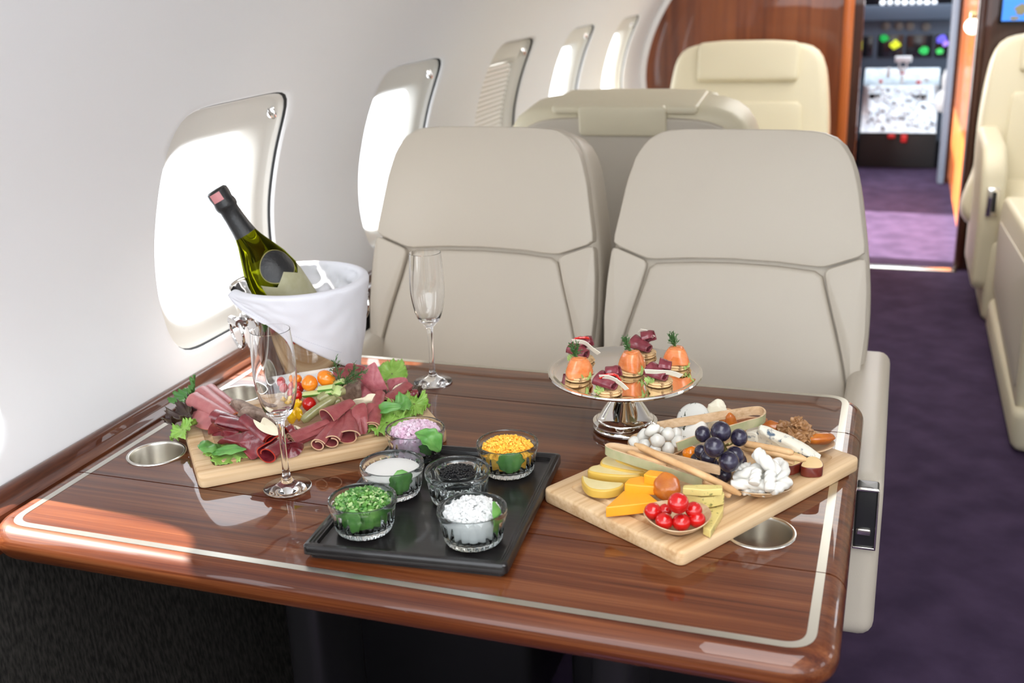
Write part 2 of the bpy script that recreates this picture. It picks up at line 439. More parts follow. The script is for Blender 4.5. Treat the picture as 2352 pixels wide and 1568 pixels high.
# windows
def window(i, yc, side, shade=False, simple=False):
    zi = ZC-.016; L = [(HY, HZ, .012, ZC, 7), (HY-.003, HZ-.003, .014, ZC, 7), (HY-.005, HZ-.005, .020, ZC, 7), (HY-.008, HZ-.008, .022, ZC, 6.5),
         (.168, .182, .026, zi, 6), (.163, .175, .027, zi, 5.5), (.157, .168, .031, zi, 5.2), (.152, .163, .038, zi, 5), (.148, .158, .050, zi, 5)]
    mb = MB(); mb.grid([[Vector((sidex(z, d, side), y, z)) for y, z in ang_loop(yc, zc, hy, hz, n)] for hy, hz, d, zc, n in L], cu=True)
    nm = 'window_%d' % i
    w = struct(nm, mb, PLASTIC, recalc=False)
    mb = MB(); lp = None
    for d in (.046, .0475):
        mb.grid([[Vector((sidex(z, d, side), y, z)) for y, z in ang_loop(yc, zi, .150*t, .161*t, 5)] for t in (1, .7, .4, .05)], cu=True)
    obj('pane', mb, PANE, w, recalc=False)
    if simple: return
    mb = MB(); a = ang_loop(yc, ZC, HY-.0003, HZ-.0003, 7); b = ang_loop(yc, ZC, HY-.0025, HZ-.0025, 7)
    mb.grid([[Vector((sidex(z, .006, side), y, z)) for y, z in a], [Vector((sidex(z, .011, side), y, z)) for y, z in b]], cu=True)
    obj('seal', mb, RUBBER, w, recalc=False)
    y, z = yc+.150, ZC+.178; x = sidex(z, .026, side)
    M = Matrix.Translation((x, y, z)) @ Matrix.Rotation(radians(68), 4, 'Y') @ Matrix.Scale(1.5, 4, (1, 0, 0))
    mb = lathe(MB(), [(0.0001, -.002), (.0125, -.002), (.0135, .002), (.0125, .005), (.009, .006), (.0075, .004), (.0001, .003)], 28, M)
    M2 = Matrix.Translation((x, y, z)) @ Matrix.Rotation(radians(68), 4, 'Y')
    st = len(mb.v); boxr(mb, (-.013, -.0016, .003), (.013, .0016, .009), .001); mb.xf(M2, st)
    obj('shade_latch', mb, CHROME2, w)
    if shade:
        mb = MB(); rows = []
        n = 44
        for k in range(n+1):
            zz = zi-.162+.324*k/n; dd = .036+(.005 if k % 2 else 0)
            hw = .155*(1-abs((zz-zi)/.165)**4.2)**(1/4.2)
            rows.append([Vector((sidex(zz, dd, side), yc+hw*t, zz)) for t in np.linspace(-1, 1, 8)])
        mb.grid(rows); obj('pleated_shade', mb, PLASTIC, w, smooth=False)
for i, yc in enumerate(WINS): window(i+1, yc, -1, shade=(i == 4))
for i, yc in enumerate(WINS): window(i+8, yc, 1, simple=True)
# lower lining and side ledge
def extr_y(prof2, y0, y1, ny=2):
    mb = MB(); yy = np.linspace(y0, y1, ny); mb.grid([[Vector((x, float(y), z)) for y in yy] for x, z in prof2]); return mb
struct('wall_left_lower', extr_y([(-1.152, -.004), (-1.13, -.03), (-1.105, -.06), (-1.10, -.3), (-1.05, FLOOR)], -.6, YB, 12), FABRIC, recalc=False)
struct('wall_right_lower', extr_y([(2*XC+1.153, -.012), (2*XC+1.10, -.3), (2*XC+1.05, FLOOR)], -.6, YB, 12), LEATHERB, recalc=False)
led = [(-1.155, -.06), (-1.155, .002), (-1.150, .006), (-1.143, .0075), (-1.135, .0065), (-1.129, .002), (-1.127, -.004), (-1.1245, -.006), (-1.110, -.0065), (-1.1055, -.009), (-1.104, -.016), (-1.104, -.06), (-1.155, -.06)]
struct('trim_1', extr_y(led, -.6, 2.6, 10), MAHOGY)
mb = MB(); box(mb, (-1.1, -.64, FLOOR), (1.26, -.60, .05)); struct('aft_light_block', mb, LEATHERB)  # low unseen screen behind the camera, added to keep light from under the table
# floor
mb = MB(); mb.grid([[Vector((x, y, FLOOR)) for x in np.linspace(-1.12, 1.28, 14)] for y in np.linspace(-.6, 7.9, 30)]); struct('floor', mb, CARPET, recalc=False)
mb = MB(); boxr(mb, (-.26, 5.15, FLOOR), (.30, 5.21, FLOOR+.006), .003); struct('trim_2', mb, STEEL)
# bulkhead: left panel, doorway, right panel
mb = MB(); zz = np.linspace(FLOOR, 1.07, 40); f0 = []
for y in (YB, YB+.05):
    mb.grid([[Vector((prof(z)+(-.235-prof(z))*t, y, z)) for t in (0, .5, 1)] for z in zz])
mb.grid([[Vector((-.235, YB, z)), Vector((-.235, YB+.05, z))] for z in (FLOOR, 1.07)])
struct('wall_front', mb, BULK)
mb = MB(); boxr(mb, (-.262, YB-.022, FLOOR), (-.215, YB+.07, 1.05), .018); struct('trim_3', mb, EDGEWOOD)
mb = MB(); box(mb, (-.214, YB+.005, FLOOR), (-.176, YB+.10, 1.05)); struct('trim_4', mb, DARKWOOD)
mb = MB(); zz = np.linspace(FLOOR, 1.07, 40)
for y in (YB, YB+.05):
    mb.grid([[Vector((.31+(2*XC-prof(z)-.31)*t, y, z)) for t in (0, .5, 1)] for z in zz])
struct('wall_front_right', mb, DARKWOOD)
mb = MB(); boxr(mb, (.29, YB-.025, FLOOR), (.325, YB+.08, 1.05), .012); struct('trim_5', mb, DARKWOOD)
# the lining's end curve where it meets the bulkhead
mb = MB(); zz = np.linspace(-.02, .84, 40)
mb.grid([[Vector((prof(z)+.002, YB-.012, z)) for z in zz], [Vector((prof(z)+.028, YB-.012, z)) for z in zz], [Vector((prof(z)+.03, YB, z)) for z in zz]]); struct('trim_6', mb, WALL)
# vestibule: entry opening on the left, galley side on the right
mb = MB(); box(mb, (-1.2, YB+.05, FLOOR), (-1.15, 5.45, 1.05)); box(mb, (-1.2, 6.5, FLOOR), (-1.15, 7.4, 1.05)); struct('wall_vestibule_left', mb, WALL)
mb = MB(); boxr(mb, (.312, 5.40, FLOOR+.06), (.40, 7.1, 1.05), .03); struct('wall_galley', mb, EDGEWOOD)
mb = MB(); box(mb, (-1.2, 7.35, FLOOR), (-.30, 7.40, 1.06)); box(mb, (.30, 7.35, FLOOR), (1.3, 7.40, 1.06)); struct('wall_cockpit', mb, DARKWOOD)
JAMB = mat('blue_grey_paint', (.16, .19, .24), .4)
mb = MB(); boxr(mb, (-.30, 7.30, FLOOR), (-.262, 7.44, 1.05), .01); boxr(mb, (.262, 7.30, FLOOR), (.30, 7.44, 1.05), .01); struct('door_1', mb, JAMB)

# ================================================================ TABLE
XL, XR, YF, YR = -1.10, -.016, .957, 1.706
S1, S2 = 1.137, 1.547
def table_leaf(y0, y1, c0, c1):
    """outline of one leaf with outward normals; c0/c1: rounded outer corners at that end"""
    pts = []; R = .055
    def arc(cx, cy, a0): 
        for k in range(9):
            a = a0+pi/2*k/8; pts.append((cx+R*cos(a), cy+R*sin(a), cos(a), sin(a)))
    g = .0011
    if c0: arc(XL+R, y0+R, pi); 
    else: pts.extend([(XL, y0+g, -1, 0), (XL+.02, y0+g, 0, 0)])
    if c0: arc(XR-R, y0+R, 1.5*pi)
    else: pts.extend([(XR-.02, y0+g, 0, 0), (XR, y0+g, 1, 0)])
    if c1: arc(XR-R, y1-R, 0)
    else: pts.extend([(XR, y1-g, 1, 0), (XR-.02, y1-g, 0, 0)])
    if c1: arc(XL+R, y1-R, .5*pi)
    else: pts.extend([(XL+.02, y1-g, 0, 0), (XL, y1-g, -1, 0)])
    return pts
CUPS = [T((360, 1042)), T((550, 906)), T((1745, 1222))]; CR = .0405
table = thing('table', 'glossy mahogany cabin table with a pewter inlay and three steel cup holders', 'table', (-.56, 1.33, FLOOR))
def fill_holes(mb, outer, holes, z):
    bm = bmesh.new(); es = []
    for lp in [outer]+holes:
        vs = [bm.verts.new((p[0], p[1], z)) for p in lp]
        for i in range(len(vs)): es.append(bm.edges.new((vs[i], vs[(i+1) % len(vs)])))
    bmesh.ops.triangle_fill(bm, use_beauty=True, edges=es)
    bm.verts.ensure_lookup_table(); bm.verts.index_update()
    mb.add([v.co.copy() for v in bm.verts], [[v.index for v in f.verts] for f in bm.faces]); bm.free()
def inlay_loops(pts, y0, y1, c0, c1):
    pass
RB = .024
for y0, y1, c0, c1 in ((YF, S1, True, False), (S1, S2, False, False), (S2, YR, False, True)):
    pts = table_leaf(y0, y1, c0, c1); mb = MB(); rows = []
    for k in range(11):      # bullnose from the top edge round to the underside
        a = pi/2-pi*k/10*.82; off = RB*(1-cos(a)) if True else 0
        rows.append([Vector((p[0]-p[2]*off, p[1]-p[3]*off, -RB+RB*sin(a))) for p in pts])
    rows.append([Vector((p[0]-p[2]*.05, p[1]-p[3]*.05, -.045)) for p in pts])
    mb.grid(rows, cu=True); 
    mb.add(rows[-1], [list(range(len(pts)))])
    hs = []
    for c in CUPS:
        if y0 < c.y < y1: hs.append([(c.x+CR*cos(2*pi*k/48), c.y+CR*sin(2*pi*k/48)) for k in range(48)])
    top = [(p[0]-p[2]*RB, p[1]-p[3]*RB) for p in pts]
    fill_holes(mb, top, hs, 0.)
    lf = obj('table_leaf' if not hs else 'table_top', mb, MAHOG, table, ang=50)
    # pewter strip let into this leaf
    a, b, r = XL+.034, XR-.0295, .03; qa, qb = YF+.0275, YR-.0165; w = .0052
    def loop(d):
        o = round_poly([(a+d, qa+d), (b-d, qa+d), (b-d, qb-d), (a+d, qb-d)], r-d, 10); return o
    O, I = loop(-w), loop(w); mb = MB(); mbr = MB()
    def clipseg(P, Q):
        return P
    n = len(O)
    for i in range(n):
        quad = [O[i], O[(i+1) % n], I[(i+1) % n], I[i]]
        # clip against the leaf's y range
        poly = [(p.x, p.y) for p in quad]
        for lim, sg in ((y0+.0008, 1), (y1-.0008, -1)):
            out = []
            for k in range(len(poly)):
                A, B = poly[k], poly[(k+1) % len(poly)]; da, db = (A[1]-lim)*sg, (B[1]-lim)*sg
                if da >= 0: out.append(A)
                if (da >= 0) != (db >= 0):
                    t = da/(da-db); out.append((A[0]+(B[0]-A[0])*t, A[1]+(B[1]-A[1])*t))
            poly = out
            if len(poly) < 3: break
        if len(poly) >= 3: (mb if not hs or poly[0][0] < -.5 else mbr).add([(x, y, .0003) for x, y in poly], [list(range(len(poly)))])
    for m_ in (mb, mbr):
        if m_.v: obj('inlay_strip', m_, INLAY, lf, recalc=False, smooth=False)
    for c in CUPS:
        if y0 < c.y < y1:
            mb = lathe(MB(), [(CR+.0035, .0004), (CR+.003, .0016), (CR+.001, .0022), (CR-.001, .0014), (CR-.002, -.002), (CR-.002, -.055), (CR-.004, -.060), (.001, -.0605)], 64, at((c.x, c.y, 0)))
            obj('cup_holder', mb, STEEL, lf)
BLACKM = mat('dark_metal', (.03, .028, .03), .35, .6)
for x in (-.815, -.325):
    mb = MB(); boxr(mb, (x-.03, 1.25, FLOOR), (x+.03, 1.40, -.047), .012); obj('leg', mb, BLACKM, table)
    
# ================================================================ SEATS
def mirror(h): return h+[(-x, y) for x, y in h[::-1]]
def seat_M(x, y, s, aft=True):
    k = hypot(1, s); U = Vector((1, 0, 0)); V = Vector((0, s, 1))/k; W = U.cross(V)
    if not aft: U, V, W = -U, Vector((0, -s, 1))/k, None; W = U.cross(V)
    M = Matrix.Identity(4)
    for i in range(3): M[i][0], M[i][1], M[i][2], M[i][3] = U[i], V[i], W[i], (x, y, 0)[i]
    return M
BK = [(.10, .378), (.15, .374), (.184, .357), (.207, .322), (.222, .27), (.240, .17), (.251, .08), (.254, 0), (.250, -.08), (.238, -.18), (.225, -.30)]
def shrink(o, d):
    o = [Vector(p) for p in o]
    if area2(o) < 0: o.reverse()
    return [p-n*d for p, n in zip(o, norms(o))]
def club_seat(x, label, arm_side):
    s = .27; y0 = 2.02; M = seat_M(x, y0, s)
    t = thing('armchair', label, 'seat', (x, 2.0, FLOOR), 'paired cream seats behind the table')
    full = mirror(BK)
    obj('backrest', pillow(MB(), smooth_loop(full, 90), .145, .03, M @ Matrix.Translation((0, 0, -.006)), dome=0, rings=2), LEATHER, t)
    def panel(nm, o, w, dome, re, dep=.04): return obj(nm, pillow(MB(), shrink(resample(round_poly(o, .012, 4), 84), .0006), dep, re, M @ Matrix.Translation((0, 0, w)), dome=dome, rings=8), LEATHER, t)
    head = mirror([(.0, .3745), (.10, .374), (.15, .370), (.181, .353), (.203, .320), (.218, .27), (.2405, .146), (.165, .1185), (.08, .1250), (.0, .1270)])
    panel('headrest', head, .012, .007, .0032)
    for sg in (1, -1):
        b = [(.2405, .143), (.166, .1155), (.180, .06), (.198, .0), (.214, -.06), (.227, -.12), (.236, -.20), (.2435, -.10), (.2495, 0), (.247, .08)]
        panel('side_bolster', [(sg*u, v) for u, v in b], .0122, .0045, .0036)
    c = mirror([(.0, .1215), (.08, .1195), (.1635, .1125), (.178, .06), (.196, 0), (.212, -.06), (.225, -.12), (.232, -.20), (.215, -.30)])
    panel('back_cushion', c, .0065, .008, .009)
    mb = MB(); st = 0; pillow(mb, rrect(.43, .40, .05), .13, .04, at((x, 1.80, -.22)), dome=.02); obj('seat', mb, LEATHER, t)
    mb = MB(); boxr(mb, (x-.22, 1.62, FLOOR), (x+.22, 2.04, -.34), .02); obj('base', mb, BLACKM, t)
    # armrest on the aisle or wall side
    xa, xb = (x+.222, x+.297) if arm_side > 0 else (x-.275, x-.215)
    o = round_poly([(1.50, -.315), (2.12, -.46), (2.13, -.062), (1.535, -.062), (1.505, -.10)], .03, 5)
    Mx = Matrix(((0, 0, 1, xb), (1, 0, 0, 0), (0, 1, 0, 0), (0, 0, 0, 1)))
    mb = pillow(MB(), o, xb-xa, .022, Mx, rings=1, back=True)
    arm = obj('armrest', mb, LEATHER, t)
    if arm_side > 0:
        mb = MB(); boxr(mb, (-.018, 1.4965, -.158), (.0135, 1.53, -.064), .003); pn = obj('control_panel', mb, mat('dark_recess', (.02, .02, .021), .3), arm)
        mb = MB(); boxr(mb, (-.014, 1.4925, -.136), (.006, 1.4985, -.126), .002); obj('lever', mb, STEEL, pn)
        mb = MB(); boxr(mb, (-.0185, 1.494, -.160), (.0145, 1.499, -.156), .001); boxr(mb, (-.0185, 1.494, -.066), (.0145, 1.499, -.062), .001); boxr(mb, (.0115, 1.494, -.160), (.0145, 1.499, -.062), .001); obj('bezel', mb, STEEL, pn)
    return t
club_seat(-.795, 'cream leather seat behind the table nearest the large window', -1)
club_seat(-.277, 'cream leather seat behind the table on the aisle side, with an armrest control panel', 1)

VB = [(.0, .372), (.14, .370), (.23, .360), (.278, .335), (.304, .29), (.318, .22), (.33, .12), (.338, 0), (.338, -.15), (.33, -.42)]
def vip_seat(x, y, s, aft, label, cut=False):
    M = seat_M(x, y, s, aft); sg = 1 if aft else -1
    t = thing('armchair', label, 'seat', (x, y-sg*.2, FLOOR))
    obj('backrest', pillow(MB(), smooth_loop(mirror(VB), 90), .17, .035, M, rings=2), LEATHER2, t)
    def panel(nm, o, w, dome, re, r=.02, dep=.045, m=LEATHER2): return obj(nm, pillow(MB(), resample(round_poly(o, r, 5), 80), dep, re, M @ Matrix.Translation((0, 0, w)), dome=dome, rings=6), m, t)
    panel('headrest', [(-.205, .205), (.205, .205), (.205, .362), (.1, .371), (-.1, .371), (-.205, .362)], .026, .003, .016)
    panel('back_cushion', [(-.225, .125), (.225, .125), (.26, -.40), (-.26, -.40)], .014, .003, .014)
    if not aft:      # this one shows its back
        MBk = M @ Matrix.Translation((0, 0, -.180)) @ Matrix.Rotation(pi, 4, 'Y')
        o = [(u*.93, v-.028 if v > .2 else v) for u, v in mirror(VB)]
        obj('back_panel', pillow(MB(), smooth_loop(o, 90), .02, .006, MBk, dome=.012, rings=6), LEATHERB, t)
        mb = MB(); pillow(mb, rrect(.215, .075, .015), .03, .008, MBk @ Matrix.Translation((0, .338, .012)), dome=.002)
        pillow(mb, rrect(.36, .185, .02), .02, .008, M @ Matrix.Translation((0, .372, -.088)) @ Matrix.Rotation(-pi/2, 4, 'X'), dome=.004)
        obj('headrest_strap', mb, LEATHER2, t)
    mb = MB(); yc = y-sg*.30; pillow(mb, rrect(.54, .56, .06), .16, .05, at((x, yc, -.22)), dome=.02); obj('seat', mb, LEATHER2, t)
    mb = MB(); boxr(mb, (x-.30, yc-.24, FLOOR), (x+.30, yc+.24, -.37), .03); obj('base', mb, LEATHER2, t)
    for e in (-1, 1):
        u = x+e*.30; o = round_poly([(y-sg*.52, -.58), (y+sg*.02, -.58), (y+sg*.02, -.01), (y-sg*.40, -.03), (y-sg*.50, -.09), (y-sg*.54, -.22)], .05, 6)
        Mx = Matrix(((0, 0, 1, u+.045), (1, 0, 0, 0), (0, 1, 0, 0), (0, 0, 0, 1)))
        arm = obj('armrest', pillow(MB(), o, .09, .025, Mx, rings=1), LEATHER2, t)
        if aft:
            yy = y-sg*.535; mb = MB(); boxr(mb, (u-.022, yy-.012, -.28), (u+.022, yy+.03, -.17), .004); pl = obj('belt_plate', mb, CHROME2, arm)
            mb = MB(); boxr(mb, (u-.004, yy-.016, -.262), (u+.012, yy-.011, -.185), .002); obj('belt_slot', mb, RUBBER, pl)
    return t
vip_seat(-.60, 4.60, .25, True, 'wide cream armchair against the red wood bulkhead, facing the camera')
vip_seat(-.625, 2.80, .12, False, 'wide cream armchair seen from behind, beyond the paired seats')
vip_seat(.66, 4.95, .25, True, 'wide cream armchair at the right edge, silver belt plate on its arm')
# forward-facing armchair close to the right edge of the frame
t = thing('armchair', 'near cream armchair cut by the right edge, low side panel along the aisle', 'seat', (.75, 3.85, FLOOR))
Mx = Matrix(((0, 0, 1, .50), (1, 0, 0, 0), (0, 1, 0, 0), (0, 0, 0, 1)))
obj('armrest', pillow(MB(), round_poly([(3.20, FLOOR+.10), (4.30, FLOOR+.16), (4.32, -.24), (4.22, -.16), (3.20, -.10)], .05, 5), .12, .02, Mx, rings=1), LEATHER2, t)
obj('side_panel', pillow(MB(), round_poly([(3.25, FLOOR+.16), (4.22, FLOOR+.21), (4.25, -.26), (3.25, -.18)], .03, 4), .01, .004, Matrix(((0, 0, -1, .376), (1, 0, 0, 0), (0, 1, 0, 0), (0, 0, 0, 1))), rings=1), LEATHERB, t)
mb = MB(); boxr(mb, (.372, 3.15, FLOOR), (.50, 4.34, FLOOR+.13), .03); obj('skirt', mb, LEATHER2, t)
mb = MB(); pillow(mb, rrect(.5, .85, .05), .18, .05, at((.78, 3.75, -.2)), dome=.02); obj('seat', mb, LEATHER2, t)
mb = MB(); boxr(mb, (.52, 3.4, FLOOR), (1.02, 4.15, -.37), .03); obj('base', mb, LEATHERB, t)
obj('backrest', pillow(MB(), smooth_loop(mirror(VB), 60), .17, .035, seat_M(.80, 3.25, .12, False), rings=2), LEATHER2, t)

# ================================================================ FORWARD END
SCR = mat('screen_black', (.006, .007, .01), .15)
tvm = emit('screen_sky_blue', (.04, .20, .72), .62)
tvm2 = emit('screen_olive', (.16, .14, .08), .7)
a, b = AY((2308, -30), YB-.03), AY((2420, 46), YB-.03)
mb = MB(); boxr(mb, (a.x-.012, YB-.03, b.z-.012), (b.x+.012, YB-.002, a.z+.07), .006)
tv = obj('wall_monitor', mb, SCR, label='flat monitor showing blue sky on the dark wood at upper right', cat='screen')
mb = MB(); box(mb, (a.x, YB-.0325, b.z), (b.x, YB-.030, a.z+.06)); dsp = obj('display', mb, tvm, tv)
mb = MB(); c = AY((2345, 22), YB-.034); ball(mb, c, .02, (1, .06, 1), nz=.5, ns=2, seed=3); c = AY((2330, 42), YB-.034); ball(mb, c, .012, (1.4, .06, .6), nz=.5, ns=2, seed=5); obj('foliage_image', mb, tvm2, dsp)
# cabin side lamp on the galley partition
p = AY((2236, 60), 5.6)
sh = thing('wall_lamp', 'white shell-shaped lamp with a brass cap on the galley partition', 'lamp', p)
mb = MB(); ball(mb, p, .05, (.8, .8, .75)); obj('lamp_shade', mb, emit('lamp_shade_white', (1, .97, .9), 1.6), sh)
mb = MB(); boxr(mb, (p.x-.02, p.y-.02, p.z+.03), (p.x+.05, p.y+.02, p.z+.065), .008); obj('bracket', mb, mat('brass', (.7, .5, .25), .25, 1.), sh)
# cockpit
YC = 8.5
PANELM = mat('cockpit_grey_blue', (.055, .075, .11), .55)
PANELL = mat('cockpit_light_grey', (.55, .62, .70), .5, col2=(.75, .80, .84), sc=25, det=8, lo=.4, hi=.6)
WHITEP = mat('cockpit_white', (.8, .82, .84), .45)
REDP = mat('cockpit_red', (.7, .03, .03), .4)
def cock(q0, q1_, y, dy, r=.006):
    a, b = AY(q0, y), AY(q1_, y); mb = MB(); boxr(mb, (min(a.x, b.x), y-dy, min(a.z, b.z)), (max(a.x, b.x), y, max(a.z, b.z)), r); return mb
ip = thing('instrument_panel', 'grey-blue cockpit instrument panel with lit flight displays', 'panel', (.05, YC, -.1))
obj('panel_body', cock((1900, 35), (2290, 180), YC+.10, .09), PANELM, ip)
for q0, q1_ in (((1983, 82), (2004, 130)), ((2018, 80), (2073, 131)), ((2083, 80), (2140, 131)), ((2150, 80), (2200, 131))):
    obj('display', cock(q0, q1_, YC+.01, .012), SCR, ip)
for q, r, c in (((2056, 103), .035, (.55, .6, .02)), ((2032, 88), .028, (.0, .3, .05)), ((2122, 116), .03, (.02, .4, .08)), ((2164, 90), .03, (.12, .1, .75)), ((2158, 118), .022, (.05, .5, .1)), ((2172, 100), .02, (.35, .2, .8))):
    mb = MB(); ball(mb, AY(q, YC-.003), r, (1, .05, .8), nz=.6, ns=2, seed=q[0]); obj('map_symbol', mb, emit('screen_glow', c, .4), ip)
for q in ((2035, 60), (2065, 60), (2090, 60), (2127, 62)):
    mb = MB(); ball(mb, AY(q, YC+.005), .03, (1, .15, 1)); obj('gauge', mb, mat('gauge_face', (.12, .11, .10), .3), ip)
pd = thing('centre_pedestal', 'pale cockpit centre pedestal crowded with switches', 'pedestal', (.03, 8.0, FLOOR))
a, b = AY((1984, 196), 8.25), AY((2158, 196), 8.25); c = AY((2070, 305), 7.85)
mb = MB(); mb.grid([[Vector((x, 8.25, a.z)) for x in np.linspace(a.x, b.x, 8)], [Vector((x, 7.85, c.z)) for x in np.linspace(a.x*.96, b.x*.96, 8)]])
mb.grid([[Vector((x, 8.25, a.z)) for x in (a.x, b.x)], [Vector((x, 8.45, a.z+.10)) for x in (a.x, b.x)]])
obj('switch_panel', mb, PANELL, pd)
mb = MB(); boxr(mb, (a.x, 7.86, FLOOR), (b.x, 8.5, c.z-.01), .01); obj('pedestal_body', mb, RUBBER, pd)
def onp(q):
    # point on the sloping switch panel
    best = None
    for i in range(41):
        y = 8.25-.4*i/40; z = a.z+(c.z-a.z)*i/40; P = AY(q, y)
        if best is None or abs(P.z-z) < best[0]: best = (abs(P.z-z), P)
    return best[1]
random.seed(3)
for q in ((2010, 222), (2117, 224)):
    P = onp(q); mb = MB(); boxr(mb, (P.x-.036, P.y-.02, P.z-.012), (P.x+.036, P.y+.02, P.z+.02), .004); obj('readout', mb, SCR, pd)
mb = MB()
for k in range(26):
    P = onp((random.uniform(1992, 2150), random.uniform(206, 298))); r = random.uniform(.005, .011); boxr(mb, (P.x-r, P.y-r, P.z-.004), (P.x+r, P.y+r, P.z+.016), .002)
tag(obj('switch', mb, mat('switch_grey', (.25, .28, .33), .5), pd, smooth=False), kind='stuff')
mb = MB()
for k in range(130):
    P = onp((random.uniform(1990, 2152), random.uniform(200, 300))); ball(mb, P+Vector((0, 0, .01)), random.uniform(.005, .011), nu=8, nv=5)
tag(obj('knob', mb, WHITEP, pd), kind='stuff')
for q, s, m in (((2075, 136), (.055, .02, .02), WHITEP), ((2041, 167), (.013, .015, .034), WHITEP), ((2073, 160), (.016, .015, .018), WHITEP), ((2072, 182), (.012, .015, .03), WHITEP), ((2072, 168), (.02, .012, .006), REDP), ((2110, 189), (.017, .012, .010), REDP), ((2129, 182), (.019, .012, .014), WHITEP), ((2023, 187), (.012, .012, .01), REDP), ((2047, 313), (.024, .012, .014), REDP), ((2076, 318), (.02, .012, .026), REDP)):
    P = AY(q, 8.2 if q[1] < 300 else 7.845); mb = MB(); boxr(mb, (P.x-s[0], P.y-s[1], P.z-s[2]), (P.x+s[0], P.y+s[1], P.z+s[2]), .006)
    if q == (2075, 136): boxr(mb, (P.x-.03, P.y-.01, P.z-.08), (P.x-.018, P.y+.01, P.z), .004); boxr(mb, (P.x+.018, P.y-.01, P.z-.08), (P.x+.03, P.y+.01, P.z), .004)
    obj('thrust_lever' if q[1] < 184 else 'guarded_switch', mb, m, pd)
oh = thing('glareshield_panel', 'dark strip with a row of round lights on top of the cockpit panel', 'panel', AY((2080, 10), 8.5))
obj('panel_body', cock((1900, -60), (2290, 14), 8.6, .12), SCR, oh)
for k in range(8):
    mb = MB(); ball(mb, AY((2027+17*k, 6), 8.478), .018, nu=12, nv=8); obj('light', mb, emit('panel_light', (.8, .85, .9), .6 if k % 3 else 1.1), oh)
mb = MB(); box(mb, (-1.25, 7.40, FLOOR), (-1.2, 9.2, 1.06)); struct('cockpit_sun_block_left', mb, PANELM)  # unseen side slab, added to keep the sun off the cockpit
mb = MB(); box(mb, (-1.25, 7.40, 1.06), (1.4, 8.75, 1.10)); struct('cockpit_sun_block_top', mb, PANELM)  # unseen slab overhead, put in to block sun on the pedestal
gs = struct('trim_7', cock((1900, 14), (2290, 40), YC+.10, .14), PANELM)
ps = thing('pilot_seat', 'dark pilot seat with a white sheepskin edge, right of the cockpit opening', 'seat', (.42, 7.9, FLOOR))
mb = MB(); p = AY((2185, 200), 7.9); boxr(mb, (p.x+.0, 7.8, FLOOR+.2), (p.x+.4, 7.95, .25), .04); obj('backrest', mb, SCR, ps)
mb = MB(); p = AY((2163, 232), 7.8); ball(mb, p, .055, (.7, .6, 1.3), nz=.25, ns=4, seed=2); ball(mb, p+Vector((.01, 0, .13)), .035, (.5, .5, 2.), nz=.25, ns=4, seed=4); obj('sheepskin', mb, WHITEP, ps)
mb = MB(); box(mb, (-1.2, 7.89, FLOOR), (1.3, 7.95, -.52)); struct('wall_cockpit_step', mb, SCR)
mb = MB(); mb.grid([[Vector((x, y, FLOOR-.002)) for x in (-1.2, 1.3)] for y in (7.9, 9.4)]); struct('floor_cockpit', mb, SCR)
mb = MB(); box(mb, (-1.3, 9.2, FLOOR), (1.4, 9.25, .35)); struct('wall_nose', mb, PANELM)
# ================================================================ TABLEWARE
def board(name, c0, c1, c2, label):
    """bamboo board from its near corner c0 to c1 along the long side, deep towards c2"""
    ex = (c1-c0); L = ex.length; ex.normalize(); ey = c2-c0; ey -= ex*ey.dot(ex); D = ey.length; ey.normalize()
    M = Matrix.Identity(4)
    for i in range(3): M[i][0], M[i][1], M[i][2], M[i][3] = ex[i], ey[i], (0, 0, 1)[i], ((c0+c1)/2+ey*D/2)[i]
    M[2][3] = 0
    # the mesh stays in the board's own axes so that its grain follows the long side
    mb = MB(); o = [Vector(p) for p in rrect(L, D, .012, 6)]
    if area2(o) < 0: o.reverse()
    N = norms(o); h = .020; rows = []
    for off, z in ((.003, .0005), (.001, .0015), (0, .004), (0, h-.004), (.001, h-.0012), (.003, h)): rows.append([Vector((p.x-n.x*off, p.y-n.y*off, z)) for p, n in zip(o, N)])
    for off, z in ((.024, h), (.025, h-.0015), (.028, h-.003), (.032, h-.003), (.035, h-.0015), (.036, h)):
        o2 = [Vector(p) for p in rrect(L-2*off, D-2*off, .014, 6)]
        if area2(o2) < 0: o2.reverse()
        rows.append([Vector((p.x, p.y, z)) for p in o2])
    mb.grid(rows, cu=True); mb.add(rows[-1], [list(range(len(o)))]); mb.add(rows[0], [list(range(len(o)))])
    b = obj(name, mb, BAMBOO, label=label, cat='board'); b.matrix_world = M
    return M, L, D
a0, a1 = T((455, 1098), .02), T((1031, 990), .02); _n = Vector((-(a1-a0).y, (a1-a0).x, 0)).normalized()*.005; a0 += _n; a1 += _n; a2 = a0+Vector((-(a1-a0).y, (a1-a0).x, 0)).normalized()*.262
MA, LA, DA = board('cutting_board', a0, a1, a2, 'bamboo board of cold meats and vegetables by the ice bucket')
b0, b1, b2 = T((1565, 1270), .02), T((1978, 1048), .02), T((1247, 1118), .02)
MB_, LB, DB = board('cutting_board', b0, b1, b2, 'bamboo board of cheeses and grapes at the table edge')

